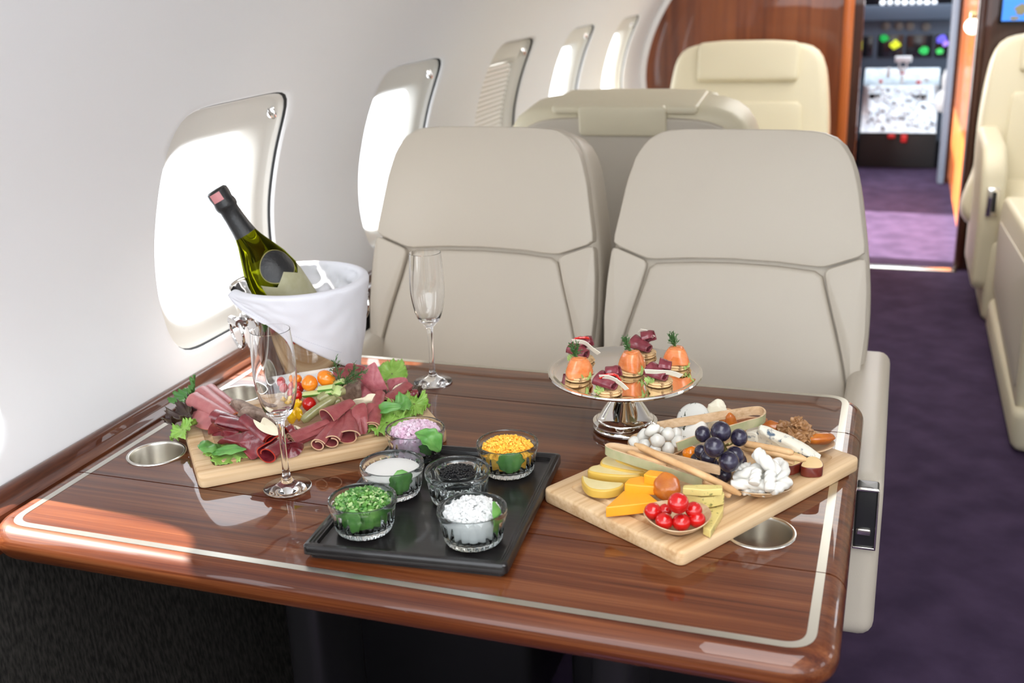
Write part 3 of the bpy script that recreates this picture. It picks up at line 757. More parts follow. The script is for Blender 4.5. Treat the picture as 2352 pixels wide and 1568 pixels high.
# lacquer tray
t0, t1, t2 = T((693, 1252), .019), T((1164, 1298), .019), T((1281, 1034), .019)
ex = (t1-t0).normalized(); ey = t2-t1; ey -= ex*ey.dot(ex); TD = ey.length-.008; ey.normalize(); TL = (t1-t0).length
M = Matrix.Identity(4)
for i in range(3): M[i][0], M[i][1], M[i][3] = ex[i], ey[i], ((t0+t1)/2+ey*TD/2)[i]
M[2][3] = 0; mb = MB(); rows = []
for off, z in ((.006, 0), (.006, .003), (.002, .006), (0, .007), (0, .017), (.0015, .019), (.005, .0195), (.0065, .018), (.0085, .018), (.010, .0165), (.012, .0165), (.0135, .012), (.016, .0115)):
    o = [Vector(p) for p in rrect(TL-2*off, TD-2*off, .006, 3)]; rows.append([Vector((p.x, p.y, z)) for p in o])
mb.grid(rows, cu=True); n = len(rows[0]); mb.add(rows[-1], [list(range(n))]); mb.add(rows[0], [list(range(n))])
tr = obj('serving_tray', mb, BLACKL, label='black lacquered rectangular tray holding six glass ramekins', cat='tray'); tr.matrix_world = M

# champagne flutes
def flute(foot, label):
    p = T(foot); t = thing('champagne_flute', label, 'glass', p, 'champagne flutes')
    H = .229
    ped = [(.0002, .0006), (.030, .0006), (.0325, .0012), (.033, .002), (.0322, .003), (.025, .0048), (.014, .0085), (.0085, .0125), (.0062, .018), (.0050, .026), (.0043, .045), (.0042, .070), (.0047, .088), (.0062, .098), (.0105, .105)]
    out = [(.0160, .1105), (.0205, .119), (.0245, .133), (.0278, .152), (.0290, .170), (.0284, .195), (.0262, H)]
    inn = [(.0254, H+.0003), (.0274, .195), (.0279, .170), (.0267, .152), (.0232, .133), (.0188, .120), (.0128, .1135), (.006, .1118), (.0002, .1116)]
    obj('bowl_and_stem', lathe(MB(), ped[:1]+dense(ped[1:]+out, 4)+dense(inn, 4), 56, at(p)), GLASS, t, ang=42)
    return t
flute((661, 1120), 'empty champagne flute standing in front of the meat board')
flute((995, 878), 'empty champagne flute near the rear table edge, in front of a seat')

# ramekins
def ramekin(rim, label):
    c = T(rim, .0555); b = Vector((c.x, c.y, .0118))
    t = obj('ramekin', lathe(MB(), [(.0002, .0008), (.030, .0008), (.0335, .002), (.0350, .005), (.0365, .011), (.0385, .022), (.0402, .033), (.0412, .0342), (.0415, .035), (.0425, .037), (.0428, .041), (.0420, .0438), (.0405, .0442), (.0396, .0432), (.0394, .0420), (.0385, .036), (.0370, .022), (.0345, .012), (.031, .0085), (.0002, .008)], 120, at(b),
        mod=lambda a, r, z: 1+(.040*abs(sin(12*a))**.8-.024 if .004 < z < .034 and r > .0349 and r != .0370 and r != .0345 else 0)), GLASSR, label=label, cat='bowl', group='glass ramekins on the tray', ang=42)
    return b
RK = {}
def rin(z): return float(np.interp(z, [.0085, .012, .022, .036, .043], [.031, .0345, .037, .0385, .0395]))
def wall_leaf(b, th, w, z0, z1, l, seed=0, lean=.0):
    """leaf pressed against the inside of a ramekin; th is the bearing seen from its middle"""
    def f(u, v):
        z = z0+(z1-z0)*v; ww = w*(sin(pi*min(1, v*.93+.05))**.6)*(.7+.45*v)*(1+.08*sin(v*20+seed)); over = max(0, z-.043)
        r = rin(min(z, .043))-.0011-over*lean; a = th+(u-.5)*ww/.037
        return b+Vector((r*sin(a), -r*cos(a), z))
    return obj('arugula_leaf', sheet(MB(), 14, 20, f, .0005), ARUG, label=l, cat='leaf', ang=180)
for k, q, l in (('onion', (953, 982), 'chopped red onion, rearmost on the left of the tray'), ('cream', (900, 1062), 'smooth white sour cream'), ('chive', (832, 1142), 'chopped green chives, front left on the tray'),
                ('caviar', (1050, 1077), 'a small dish of black caviar'), ('egg', (1165, 1014), 'crumbled yellow egg yolk'), ('white', (1084, 1165), 'chopped white egg, front right on the tray')):
    RK[k] = ramekin(q, 'fluted glass ramekin of '+l)
ONION = mat('red_onion', (.66, .40, .54), .35, col2=(.80, .66, .74), sc=90, sss=.2, sssr=(.004, .003, .003))
CHIVE = mat('chopped_chive', (.035, .16, .02), .4, col2=(.16, .36, .07), sc=70)
CHIVEL = mat('chopped_chive_pale', (.38, .52, .22), .4)
YOLK = mat('egg_yolk', (.95, .47, .03), .7, col2=(1., .62, .10), sc=160)
EGGW = mat('egg_white', (.70, .71, .70), .35, sss=.25, sssr=(.004, .004, .004))
CREAM = mat('sour_cream', (.76, .75, .72), .4)
CAVI = mat('caviar_black', (.012, .012, .013), .12)
ARUG = mat('arugula_green', (.08, .25, .045), .4, col2=(.15, .35, .08), sc=60)
def chips(mb, b, n, s, r, z0, dome, seed, flat=1., cubes=True, mi2=None):
    rnd = random.Random(seed)
    for k in range(n):
        a, q = rnd.random()*2*pi, sqrt(rnd.random()); x, y = q*r*cos(a), q*r*sin(a); z = z0+dome*(1-q*q)+rnd.uniform(-.002, .002)
        R = Matrix.Rotation(rnd.random()*6, 4, 'Z') @ Matrix.Rotation(rnd.uniform(-1, 1), 4, 'X') @ Matrix.Rotation(rnd.uniform(-1, 1), 4, 'Y')
        w = s*rnd.uniform(.6, 1.25); st = len(mb.v); mi = 0 if mi2 is None else (1 if rnd.random() < mi2 else 0)
        box(mb, (-w, -w*.8, -w*.6*flat), (w, w*.8, w*.6*flat), mi); mb.xf(Matrix.Translation(b+Vector((x, y, z))) @ R, st)
    return mb
def fillb(b, r, z0, z1, dome, nz, seed):
    mb = MB(); rows = []
    for q, z in ((.05, z0), (.8, z0), (.92, z0+.006), (1., z1)): rows.append([(r*q, z)])
    pr = [(r*.8*.05, z0), (r*.86, z0), (r*.93, z0+.008), (r, z1)]+[(r*sqrt(1-t), z1+dome*t) for t in (.15, .3, .45, .6, .75, .9, .99)]
    lathe(mb, pr, 56, at(b))
    for i, p in enumerate(mb.v):
        q = p-b
        if q.z > z1-.002: p.z += nz*noise.noise(q*260+Vector((seed, 0, 0)))
    return mb
tag(obj('chopped_onion', chips(fillb(RK['onion'], .0342, .010, .036, .011, .003, 1), RK['onion'], 420, .0026, .033, .038, .011, 1), ONION, smooth=False), 'heap of finely chopped red onion in its ramekin', 'onion', kind='stuff')
tag(obj('chopped_chives', chips(fillb(RK['chive'], .0342, .014, .036, .008, .003, 2), RK['chive'], 520, .0023, .034, .038, .011, 2, flat=.5, mi2=.22), [CHIVE, CHIVEL], smooth=False), 'heap of chopped green chives in its ramekin', 'herb', kind='stuff')
tag(obj('crumbled_yolk', chips(fillb(RK['egg'], .0342, .012, .034, .010, .004, 3), RK['egg'], 700, .0015, .034, .036, .010, 3), YOLK, smooth=False), 'heap of crumbled yellow egg yolk in its ramekin', 'egg', kind='stuff')
tag(obj('chopped_egg_white', chips(fillb(RK['white'], .0342, .009, .036, .011, .003, 4), RK['white'], 380, .0028, .032, .038, .012, 4), EGGW, smooth=False), 'heap of chopped white egg in its ramekin', 'egg', kind='stuff')
b = RK['cream']; mb = lathe(MB(), [(.002, .0085), (.0295, .0090), (.0322, .0125), (.0350, .022), (.0362, .0335), (.034, .0348), (.02, .0352), (.0005, .0352)], 56, at(b)); tag(obj('sour_cream', mb, CREAM), 'smooth white sour cream filling its ramekin', 'cream', kind='stuff')
b = RK['caviar']; 
ds = obj('caviar_dish', lathe(MB(), [(.0002, .022), (.018, .022), (.024, .028), (.0285, .0415), (.0293, .0425), (.0285, .0432), (.0235, .030), (.017, .0265), (.0002, .026)], 56, at(b)), GLASSR, label='tiny clear dish set on ice in a ramekin, holding caviar', cat='dish')
mb = MB(); rnd = random.Random(5)
for k in range(520):
    a, q = rnd.random()*2*pi, sqrt(rnd.random()); ball(mb, b+Vector((q*.0235*cos(a), q*.0235*sin(a), .0395+.004*(1-q*q)+rnd.uniform(-.001, .001))), .0015, nu=6, nv=4)
lathe(mb, [(.0005, .0268), (.015, .0268), (.021, .0335), (.0230, .0392), (.01, .042), (.0005, .043)], 32, at(b))
tag(obj('caviar', mb, CAVI), 'mound of glossy black caviar grains in the tiny dish', 'caviar', kind='stuff')
mb = MB()
for k in range(40):
    a, q = rnd.random()*2*pi, sqrt(rnd.random()); st = len(mb.v); w = rnd.uniform(.002, .0042); box(mb, (-w, -w, -w), (w, w, w)); mb.xf(Matrix.Translation(b+Vector((q*.027*cos(a), q*.027*sin(a), rnd.uniform(.0125, .0185)))) @ Matrix.Rotation(rnd.random()*3, 4, 'X') @ Matrix.Rotation(rnd.random()*3, 4, 'Z'), st)
tag(obj('crushed_ice', mb, GLASS, smooth=False), 'crushed ice under the caviar dish', 'ice', kind='stuff')
def arugula(name, pts, w, mt, label, cat='leaf', bend=.12, n=(0, -1, .4), lobes=.1, seed=0, parent=None, group=None, cup=.15):
    mb = leaf(MB(), pts[0], pts[1], w, n, bend, lobes=lobes, seed=seed, cup=cup)
    return obj(name, mb, mt, parent, label=label, cat=cat, group=group, ang=180)
D2C = Vector((.36, -.93, 0))     # rough direction from the tray to the camera
for k, th, w, z0, z1, l, ln in (('cream', .45, .034, .012, .047, 'arugula leaf tucked at the front of the sour cream', 1.2), ('chive', -.15, .020, .010, .046, 'arugula leaf tucked in front of the chives', .6),
        ('egg', .15, .040, .011, .044, 'arugula leaf tucked in front of the yolk', .4), ('white', 1.0, .018, .010, .060, 'arugula leaf standing at the right of the chopped egg white', .35)):
    wall_leaf(RK[k], th+.3, w, z0, z1, l, len(k), ln)
b = RK['onion']; arugula('arugula_leaf', (b+Vector((.014, -.030, .050)), b+Vector((.050, -.030, .026))), .036, ARUG, 'arugula leaf drooping over the right rim of the onion ramekin', n=(.2, -.5, 1), bend=.30, seed=4)
wall_leaf(b, 1.0, .034, .012, .040, 'arugula leaf inside the glass of the onion ramekin', 7, .3)
# silver cake stand
sc_ = T((1436, 984)); 
st_ = [(.0002, .001), (.044, .001), (.0475, .003), (.048, .006), (.0465, .0085), (.0462, .011), (.0485, .0125), (.0485, .0145), (.046, .016), (.0435, .017), (.043, .0195), (.0415, .021), (.0405, .0215), (.037, .026), (.031, .036), (.0225, .048), (.0165, .060), (.0145, .070), (.0150, .078), (.022, .083)]
stand = thing('cake_stand', 'polished silver cake stand holding seven canapes', 'stand', sc_)
def bead(a, r, z): return 1+(.012*sin(60*a) if .0120 < z < .0150 or .016 < z < .0176 else 0)
obj('pedestal', lathe(MB(), st_, 120, at(sc_), mod=bead), CHROME, stand)
pl = [(.022, .083), (.06, .0845), (.092, .086), (.106, .0868), (.1125, .0885), (.1145, .0915), (.1138, .0935), (.110, .0938), (.1065, .0918), (.100, .0898), (.06, .0892), (.0002, .0892)]
obj('plate', lathe(MB(), pl, 128, at(sc_)), CHROME, stand)

# ice bucket, napkin, bottle
bc = Vector((-.943, 1.560, 0)); BH, BR, BB = .176, .113, .078
def brad(z): return BB+(BR-BB)*(z/BH)**.85
bk = thing('ice_bucket', 'polished silver ice bucket with ring handles, draped in a white napkin', 'bucket', bc)
pr = [(.0005, .001), (BB-.01, .001), (BB-.002, .004)]+[(brad(z), z) for z in np.linspace(.01, BH-.004, 12)]+[(BR+.002, BH-.002), (BR+.0025, BH), (BR+.001, BH+.0015), (BR-.001, BH)]+[(brad(z)-.002, z) for z in np.linspace(BH-.004, .012, 10)]+[(.0005, .010)]
obj('bucket_body', lathe(MB(), pr, 96, at(bc)), CHROME2, bk)
fwd = Vector((.516, -.857, 0)); rgt = Vector((.857, .516, 0))
def bp(th, z, dr=0.): return bc+(fwd*cos(th)+rgt*sin(th))*(brad(min(z, BH))+dr)+Vector((0, 0, z))
for th in (radians(-64), radians(116)):
    u = fwd*cos(th)+rgt*sin(th); tn = -fwd*sin(th)+rgt*cos(th); p = bp(th, .132)
    hd = MB(); Mh = Matrix.Identity(4)
    for i in range(3): Mh[i][0], Mh[i][1], Mh[i][2], Mh[i][3] = tn[i], (0, 0, 1)[i], u[i], p[i]
    lathe(hd, [(.0002, -.003), (.012, -.003), (.0125, .001), (.007, .004), (.0055, .010), (.009, .013), (.0095, .017), (.007, .020), (.0002, .021)], 24, Mh)
    tube(hd, [p+u*.014+tn*-.016, p+u*.014+tn*.016], .0075, 12)
    h = obj('handle_mount', hd, CHROME2, bk)
    ring = [p+u*(.016-.010*(1-cos(a))*.25)+tn*(.023*sin(a))+Vector((0, 0, -.020+.026*cos(a))) for a in np.linspace(radians(35), radians(325), 26)]
    obj('ring_handle', tube(MB(), [p+u*.014+tn*.013]+ring+[p+u*.014-tn*.013], .0026, 8), CHROME2, h)
# napkin
def nap(u, v):
    th = radians(-68+u*256); d = math.degrees(th)
    e = float(np.interp(d, [-68, -30, 0, 30, 60, 90, 120, 188], [BH, .135, .092, .053, .024, .02, .04, BH]))
    e = max(e, .006)
    z_in = BH-.055
    f = .5+.5*sin(d*.12)
    if v < .3:        # inside the rim
        t = v/.3; z = z_in+(BH+.004-z_in)*t; dr = -.010-.014*(1-t)*(1+noise.noise(Vector((u*14, t*3, 1)))*1.6)-.004*noise.noise(Vector((u*30, t*5, 7)))
        return bp(th, z, dr)
    if v < .42:
        t = (v-.3)/.12; return bp(th, BH+.004+.003*sin(pi*t), -.010+.016*t)
    t = (v-.42)/.58; z = BH+.004+(e-BH-.004)*t
    dr = .006+.004*t+.006*t*noise.noise(Vector((u*7, t*2, 3)))+.0015*noise.noise(Vector((u*22, t*6, 9)))
    return bp(th, max(z, .005), dr)
napk = obj('napkin', sheet(MB(), 110, 46, nap, .0016), CLOTH, label='white linen napkin folded over the rim of the ice bucket', cat='napkin', ang=180)
mb = MB(); us = np.linspace(.015, .40, 120)
for a, b in zip(us[::2], us[1::2]):
    pq = []
    for u in (a, b):
        q = Vector(nap(u, .90)); o = (q-bc); o.z = 0; pq.append(q+o.normalized()*.0012)
    tube(mb, pq, .0005, 4)
tag(obj('stitching', mb, mat('linen_thread', (.62, .62, .70), .8), napk), kind='stuff')
# bottle
Q = T((634, 644), BH); d0 = depth(Q)
_rd = ray(496, 436); tp = EYE+_rd*(((Q-EYE).dot(fwd)-.012)/_rd.dot(fwd)); ax = (tp-Q).normalized(); Lv = (tp-Q).length
bo = tp-ax*.315
Mb = Matrix.Identity(4); s1 = (RR-ax*ax.dot(RR)).normalized(); s2 = ax.cross(s1)
for i in range(3): Mb[i][0], Mb[i][1], Mb[i][2], Mb[i][3] = s1[i], s2[i], ax[i], bo[i]
bt = thing('champagne_bottle', 'green champagne bottle with black foil leaning in the ice bucket', 'bottle', bo)
obj('bottle_glass', lathe(MB(), [(.0005, .012), (.02, .004), (.040, .0), (.0465, .004), (.0475, .012), (.0475, .11), (.0474, .128), (.0458, .148), (.0404, .172), (.0312, .195), (.0228, .216), (.0183, .232), (.0160, .250), (.0148, .29), (.0143, .300), (.0005, .300)], 64, Mb), GBOTTLE, bt)
FOIL = mat('black_foil', (.012, .012, .013), .38, bump=.3, bsc=250)
obj('foil', lathe(MB(), [(.0196, .2285), (.0178, .2420), (.0164, .262), (.0162, .278), (.0182, .281), (.0192, .286), (.0185, .291), (.0174, .295), (.0190, .305), (.0184, .313), (.0150, .316), (.0005, .317)], 40, Mb, mod=lambda a, r, z: 1+.02*noise.noise(Vector((a*2, z*90, 0)))), FOIL, bt)
def bsurf(a, z, dr=.0006):
    rr = float(np.interp(z, [.0, .11, .128, .148, .172, .195], [.0475, .0475, .0474, .0458, .0404, .0312]))+dr
    return Mb @ Vector((rr*cos(a), rr*sin(a), z))
# which side of the bottle faces the camera
vd = (EYE-(bo+ax*.15)); va = atan2(vd.dot(s2), vd.dot(s1))+.40
LAB = mat('bottle_label', (.36, .34, .20), .55, col2=(.42, .40, .26), sc=50)
LABR = mat('label_border', (.25, .22, .06), .45)
def shield(w0, zlo, ztop, notch, dr, mt, nm, par, hole=False):
    mb = MB(); rows = []
    for i in range(33):
        u = -1+2*i/32; zt = ztop-notch*(1-abs(abs(u)-.5)*2)**1.0*1.0 if notch else ztop-.02*abs(u)**2.5
        rows.append([bsurf(va+u*w0, zlo+(zt-zlo)*k/10, dr) for k in range(11)])
    mb.grid(rows); return obj(nm, mb, mt, par, recalc=True)
lb = shield(.98, .060, .147, .016, .0008, LAB, 'label', bt)
def oval(w0, zc, h, dr, mt, nm, par, k0=0.):
    mb = MB(); rows = []
    for t in (1, .75, .5, .25, .02) if not k0 else (1, k0):
        rows.append([bsurf(va+w0*t*cos(b), zc+h*t*(sin(b) if sin(b) > 0 else sin(b)*1.0), dr) for b in np.linspace(0, 2*pi, 49)[:-1]])
    mb.grid(rows, cu=True); return obj(nm, mb, mt, par)
nl = oval(.74, .160, .027, .0005, FOIL, 'neck_label', bt); oval(.77, .160, .0285, .0004, LABR, 'label_border', nl, .95)
mb = MB(); fa = va-.75
mb.grid([[Mb @ Vector(((.0196)*cos(fa+a), (.0196)*sin(fa+a), z)) for a in np.linspace(-.5, .5, 7)] for z in np.linspace(.297, .312, 5)])
obj('seal_sticker', mb, mat('pink_sticker', (.62, .25, .26), .5), bt)
# ================================================================ FOOD ON THE MEAT BOARD
HAM = mat('ham_pink', (.48, .175, .17), .38, col2=(.42, .13, .135), sc=70, sss=.15, bump=.15, bsc=500)
HAMR = mat('ham_rind', (.62, .22, .09), .4)
BRES = mat('bresaola_dark', (.14, .012, .020), .22, col2=(.23, .028, .035), sc=60, bump=.25, bsc=300, coat=.3)
BRESR = mat('bresaola_red', (.42, .03, .015), .22, coat=.3)
PAST = mat('pastrami_red', (.34, .085, .085), .34, col2=(.27, .05, .055), sc=90, bump=.25, bsc=450)
FAT = mat('meat_fat_edge', (.66, .42, .26), .4)
MORT = mat('mortadella_pink', (.50, .155, .175), .38, col2=(.38, .09, .11), sc=120, sss=.15, bump=.12, bsc=600)
PATE = mat('terrine_brown', (.17, .105, .075), .6, col2=(.36, .26, .20), sc=110, det=6, bump=.4, bsc=320)
PARM = mat('parmesan', (.80, .71, .52), .5, bump=.1)
LETT = mat('lettuce_green', (.20, .40, .05), .4, col2=(.34, .55, .12), sc=60)
LETTD = mat('lettuce_dark_green', (.06, .20, .04), .4, col2=(.12, .30, .06), sc=60)
LETTR = mat('lettuce_red', (.035, .012, .014), .4, col2=(.09, .06, .03), sc=45)
TOMR = mat('tomato_red', (.50, .006, .005), .16, coat=.4, sss=.05)
TOMO = mat('tomato_orange', (.88, .25, .010), .14, coat=.5, sss=.1)
PEPY = mat('pepper_yellow', (.90, .56, .01), .2, coat=.4, col2=(.80, .40, .01), sc=40)
CUCF = mat('cucumber_flesh', (.58, .68, .30), .3, sss=.15)
CUCS = mat('cucumber_skin', (.10, .28, .04), .3)
PICK = mat('pickle_olive', (.27, .26, .11), .22, col2=(.38, .36, .17), sc=60, coat=.4)
DILL = mat('dill_green', (.05, .13, .03), .5)
def item(nm, mb, m, l, cat, group=None, **k): return obj(nm, mb, m, label=l, cat=cat, group=group, **k)
def P1(x, y, z): return T(q1(x, y), z)
def P2(x, y, z): return T(q2(x, y), z)
# salad leaves
for nm, c, R, amp, kk, tilt, m, l, sd, cup in (
        ('lettuce_leaf', P1(230, 560, .034), .026, .008, 6, (.5, -.5), LETTD, 'dark green frilled lettuce leaf at the back left corner of the meat board', 1, .35),
        ('lettuce_leaf', P1(215, 870, .024), .030, .012, 7, (.3, -.4), LETTR, 'dark red frilled lettuce leaf at the left end of the meat board', 2, .4),
        ('lettuce_leaf', P1(130, 1090, .024), .022, .007, 9, (.25, -.35), LETT, 'bright green lettuce frill poking out below the dark red leaf', 3, .1),
        ('lettuce_leaf', P1(880, 1400, .022), .034, .006, 10, (.1, 0), LETT, 'bright green lettuce frill at the front edge under the dark beef', 4, .05),
        ('lettuce_leaf', P2(1700, 250, .034), .026, .008, 7, (.3, .3), LETT, 'light green lettuce leaf at the back right end of the meat board', 5, .3),
        ('lettuce_leaf', P2(1620, 980, .030), .030, .011, 6, (.25, .1), LETT, 'light green lettuce frill overhanging the board beside the onion ramekin', 6, .25),
        ('lettuce_leaf', P2(1830, 820, .034), .022, .009, 7, (.35, .1), LETT, 'small light green frill between the onion ramekin and the arugula', 7, .25),
        ('lettuce_leaf', P2(2030, 700, .032), .024, .010, 7, (.3, .3), LETT, 'light green lettuce frill at the right end of the meat board', 8, .25),
        ('lettuce_leaf', P2(1650, 790, .030), .025, .012, 6, (.4, 0), LETTR, 'dark red lettuce tuft behind the onion ramekin', 9, .4),
        ('lettuce_leaf', P2(1960, 580, .032), .020, .010, 6, (.3, .2), LETTR, 'dark red lettuce tuft at the far right of the meat board', 10, .4)):
    item(nm, frill(MB(), c, R, amp, kk, tilt, seed=sd, cup=cup), m, l, 'leaf', ang=180)
arugula('arugula_leaf', (P1(700, 1330, .026), P1(370, 1360, .034)), .040, ARUG, 'broad arugula leaf at the front left of the meat board', n=(0, -.4, 1), bend=.12, cup=-.12)
arugula('arugula_leaf', (P1(1080, 1380, .034), P1(560, 1420, .026)), .026, ARUG, 'arugula leaf lying under the dark beef at the board front', n=(0, -.3, 1), bend=.06, cup=-.1)
arugula('arugula_leaf', (P2(1740, 760, .044), P2(1970, 640, .052)), .036, ARUG, 'arugula leaf standing behind the onion ramekin', n=(0, -1, .6), bend=.15, cup=.1)
arugula('arugula_leaf', (P2(1490, 880, .030), P2(1860, 740, .052)), .020, ARUG, 'curled arugula leaf arching over the dark red tuft', n=(0, -1, .8), bend=.35, cup=.1)
# ham
item('ham_slice', patch(MB(), [(q1(350, 730), .042), (q1(600, 860), .042), (q1(600, 960), .036), (q1(500, 1090), .028), (q1(268, 985), .026)], .003, .002, .002, 1, mi2=1), [HAM, HAMR], 'flat pink ham slice leaning at the left of the board', 'meat')
for i, (a, b, z0, z1, r0, r1, l) in enumerate((((310, 640), (980, 985), .046, .040, .014, .009, 'front folded pink ham slice beside the terrine'), ((430, 545), (945, 905), .048, .044, .014, .008, 'middle folded pink ham slice beside the terrine'), ((545, 500), (880, 730), .046, .044, .012, .008, 'rear folded pink ham slice beside the terrine'))):
    item('ham_slice', curl(MB(), P1(*a, z0), P1(*b, z1), r0, r1, .62, .0022, .95, .05, i, -.35, mi2=1), [HAM, HAMR], l, 'meat', ang=60)
# terrine
def PT(z, *pts): return [(p, z) for p in pts]
item('terrine_slice', patch(MB(), [(q1(865, 700), .050), (q1(930, 632), .066), (q1(1150, 725), .064), (q1(1345, 815), .060), (q1(1250, 890), .046), (q1(975, 980), .034)], .013, 0, .002, 1), PATE, 'rear grey-brown terrine slice beside the ham', 'meat')
item('terrine_slice', patch(MB(), [(q1(960, 860), .056), (q1(1035, 765), .070), (q1(1250, 790), .068), (q1(1430, 840), .062), (q1(1570, 980), .050), (q1(1400, 1010), .044), (q1(1180, 950), .046), (q1(1000, 985), .042)], .013, 0, .002, 2), PATE, 'front grey-brown terrine slice under a cheese shaving', 'meat')
item('terrine_slice', patch(MB(), [(q2(985, 480), .046), (q2(1185, 325), .066), (q2(1215, 420), .062), (q2(1215, 600), .042), (q2(1090, 645), .034), (q2(980, 630), .034)], .010, .0, .001, 3), PATE, 'grey-brown terrine slice at the right of the vegetable dish', 'meat')
# parmesan shavings
for i, (pts, l) in enumerate(((((q1(1185, 930), .068), (q1(1285, 990), .066), (q1(1360, 908), .07), (q1(1530, 1030), .066), (q1(1560, 1170), .056), (q1(1400, 1150), .056), (q1(1250, 1060), .060)), 'large pale cheese shaving on the front terrine slice'),
        (((q2(180, 1130), .040), (q2(240, 1020), .052), (q2(300, 1080), .046), (q2(520, 1012), .046), (q2(480, 1070), .040), (q2(250, 1145), .038)), 'pale cheese shaving in front of the vegetable dish'),
        (((q2(1090, 670), .052), (q2(1150, 628), .056), (q2(1280, 600), .056), (q2(1350, 552), .060), (q2(1460, 560), .058), (q2(1440, 650), .05), (q2(1200, 710), .046)), 'pale cheese shaving between the pink slices and the rolled meat'),
        (((q2(1700, 520), .050), (q2(1760, 425), .056), (q2(1930, 375), .056), (q2(1960, 440), .052), (q2(1850, 470), .050)), 'pale cheese shaving at the right end of the meat board'))):
    item('cheese_shaving', patch(MB(), list(pts), .0016, .001, .002, i), PARM, l, 'cheese')
# dark dried beef
item('beef_slice', curl(MB(), P1(615, 900, .050), P1(1000, 990, .048), .0135, .010, 1.0, .002, .85, .08, 1, .4, mi2=1), [BRES, BRESR], 'rolled dark beef slice with a red end, nearest the flat ham', 'meat', ang=60)
item('beef_slice', curl(MB(), P1(715, 985, .046), P1(1200, 1070, .046), .0155, .012, 1.0, .002, .8, .08, 2, .4, mi2=1), [BRES, BRESR], 'glossy rolled dark beef slice in front of the red ended roll', 'meat', ang=60)
item('beef_slice', patch(MB(), [(q1(500, 1160), .026), (q1(590, 985), .048), (q1(760, 1060), .048), (q1(960, 1130), .044), (q1(760, 1190), .034), (q1(560, 1175), .024)], .0025, .004, .005, 3), BRES, 'crumpled dark beef slice above the arugula leaf', 'meat')
item('beef_slice', patch(MB(), [(q1(960, 1150), .044), (q1(1200, 1110), .052), (q1(1350, 1240), .046), (q1(1300, 1470), .024), (q1(1150, 1535), .021), (q1(1010, 1390), .026), (q1(830, 1330), .026), (q1(655, 1300), .026), (q1(760, 1210), .038)], .0025, .006, .005, 4), BRES, 'large draped dark beef slice with a white fat streak, front of the board', 'meat')
mb = MB(); pt = spline([P1(1090, 1400, .0365), P1(1150, 1345, .043), P1(1190, 1340, .0445), P1(1240, 1275, .048)], 14); mb = MB(); tube(mb, pt, [.0006, .0014, .0022, .0017, .0026, .0014, .0022, .001, .0016, .0022, .0014, .001, .0016, .001, .0006], 6, flat=.5)
item('beef_slice', curl(MB(), P1(1045, 925, .060), P1(1450, 1235, .044), .009, .0125, 1.3, .002, .85, .10, 5, 0, mi2=1), [BRES, BRESR], 'long dark beef roll lying diagonally below the cheese shaving', 'meat', ang=60)
item('beef_slice', curl(MB(), P1(1395, 1470, .036), P1(1650, 1270, .040), .017, .013, 1.15, .002, .8, .10, 6, 2.2, mi2=1), [BRES, BRESR], 'dark beef roll with an open end at the board front, left of the flute stem', 'meat', ang=60)
item('beef_slice', patch(MB(), [(q1(1560, 1420), .026), (q1(1700, 1290), .044), (q1(1930, 1310), .040), (q1(1925, 1400), .026), (q1(1850, 1480), .021), (q1(1700, 1505), .021)], .0025, .006, .005, 7), BRES, 'dark beef slice overhanging the board front, right of the flute stem', 'meat')
item('beef_slice', curl(MB(), P1(1690, 1130, .042), P1(1780, 1080, .044), .0095, .009, 1.2, .002, .9, .1, 8, 0, mi2=1), [BRES, BRESR], 'small reddish beef curl behind the flute stem', 'meat', ang=60)
item('beef_slice', curl(MB(), P2(1960, 560, .040), P2(2080, 540, .040), .008, .0075, 1.2, .0015, .9, .1, 9, 0, mi2=1), [BRES, BRESR], 'small dark beef curl at the far right of the meat board', 'meat', ang=60)
# rolled pastrami
for i, (a, b, z0, z1, r0, r1, tn, l) in enumerate((
        ((170, 1230), (730, 985), .036, .042, .0115, .0070, 1.5, 'upper left rolled slice of red cured meat, in front of the vegetable dish'),
        ((190, 1290), (670, 1095), .032, .034, .0125, .0085, 1.5, 'lower left rolled slice of red cured meat, at the board front'),
        ((590, 1320), (850, 985), .031, .040, .0120, .0080, 1.3, 'second rolled red slice from the left along the board front'),
        ((795, 1275), (1000, 900), .032, .042, .0135, .0065, 1.2, 'third rolled red slice along the board front, open end down'),
        ((1040, 1205), (1065, 830), .030, .046, .0180, .0070, 1.0, 'cone shaped rolled red slice with a wide open end'),
        ((1395, 1045), (1520, 560), .032, .054, .0125, .0085, 1.3, 'tall rolled red slice next to the light green frill'),
        ((1340, 960), (1390, 725), .034, .050, .0100, .0075, 1.3, 'narrow rolled red slice beside the flat one'),
        ((720, 920), (1095, 690), .046, .056, .0200, .0090, .9, 'wide open rolled red slice with a pale fat rim, leaning on the vegetable dish'),
        ((1610, 680), (1935, 440), .044, .050, .0120, .0110, 1.3, 'rolled pink slice at the right end, above the arugula'))):
    item('cured_meat_roll', curl(MB(), P2(*a, z0), P2(*b, z1), r0, r1, tn, .0020, .8, .08, 20+i, .3 if tn > 1 else .1, mi2=1), [PAST, FAT], l, 'meat', ang=60)
item('cured_meat_slice', patch(MB(), [(q2(1110, 770), .056), (q2(1290, 690), .060), (q2(1335, 900), .046), (q2(1322, 1130), .026), (q2(1240, 1160), .023), (q2(1140, 1185), .023), (q2(1112, 950), .042)], .0022, .004, .002, 8, mi2=1), [PAST, FAT], 'flat folded red slice between the cone and the tall roll', 'meat')
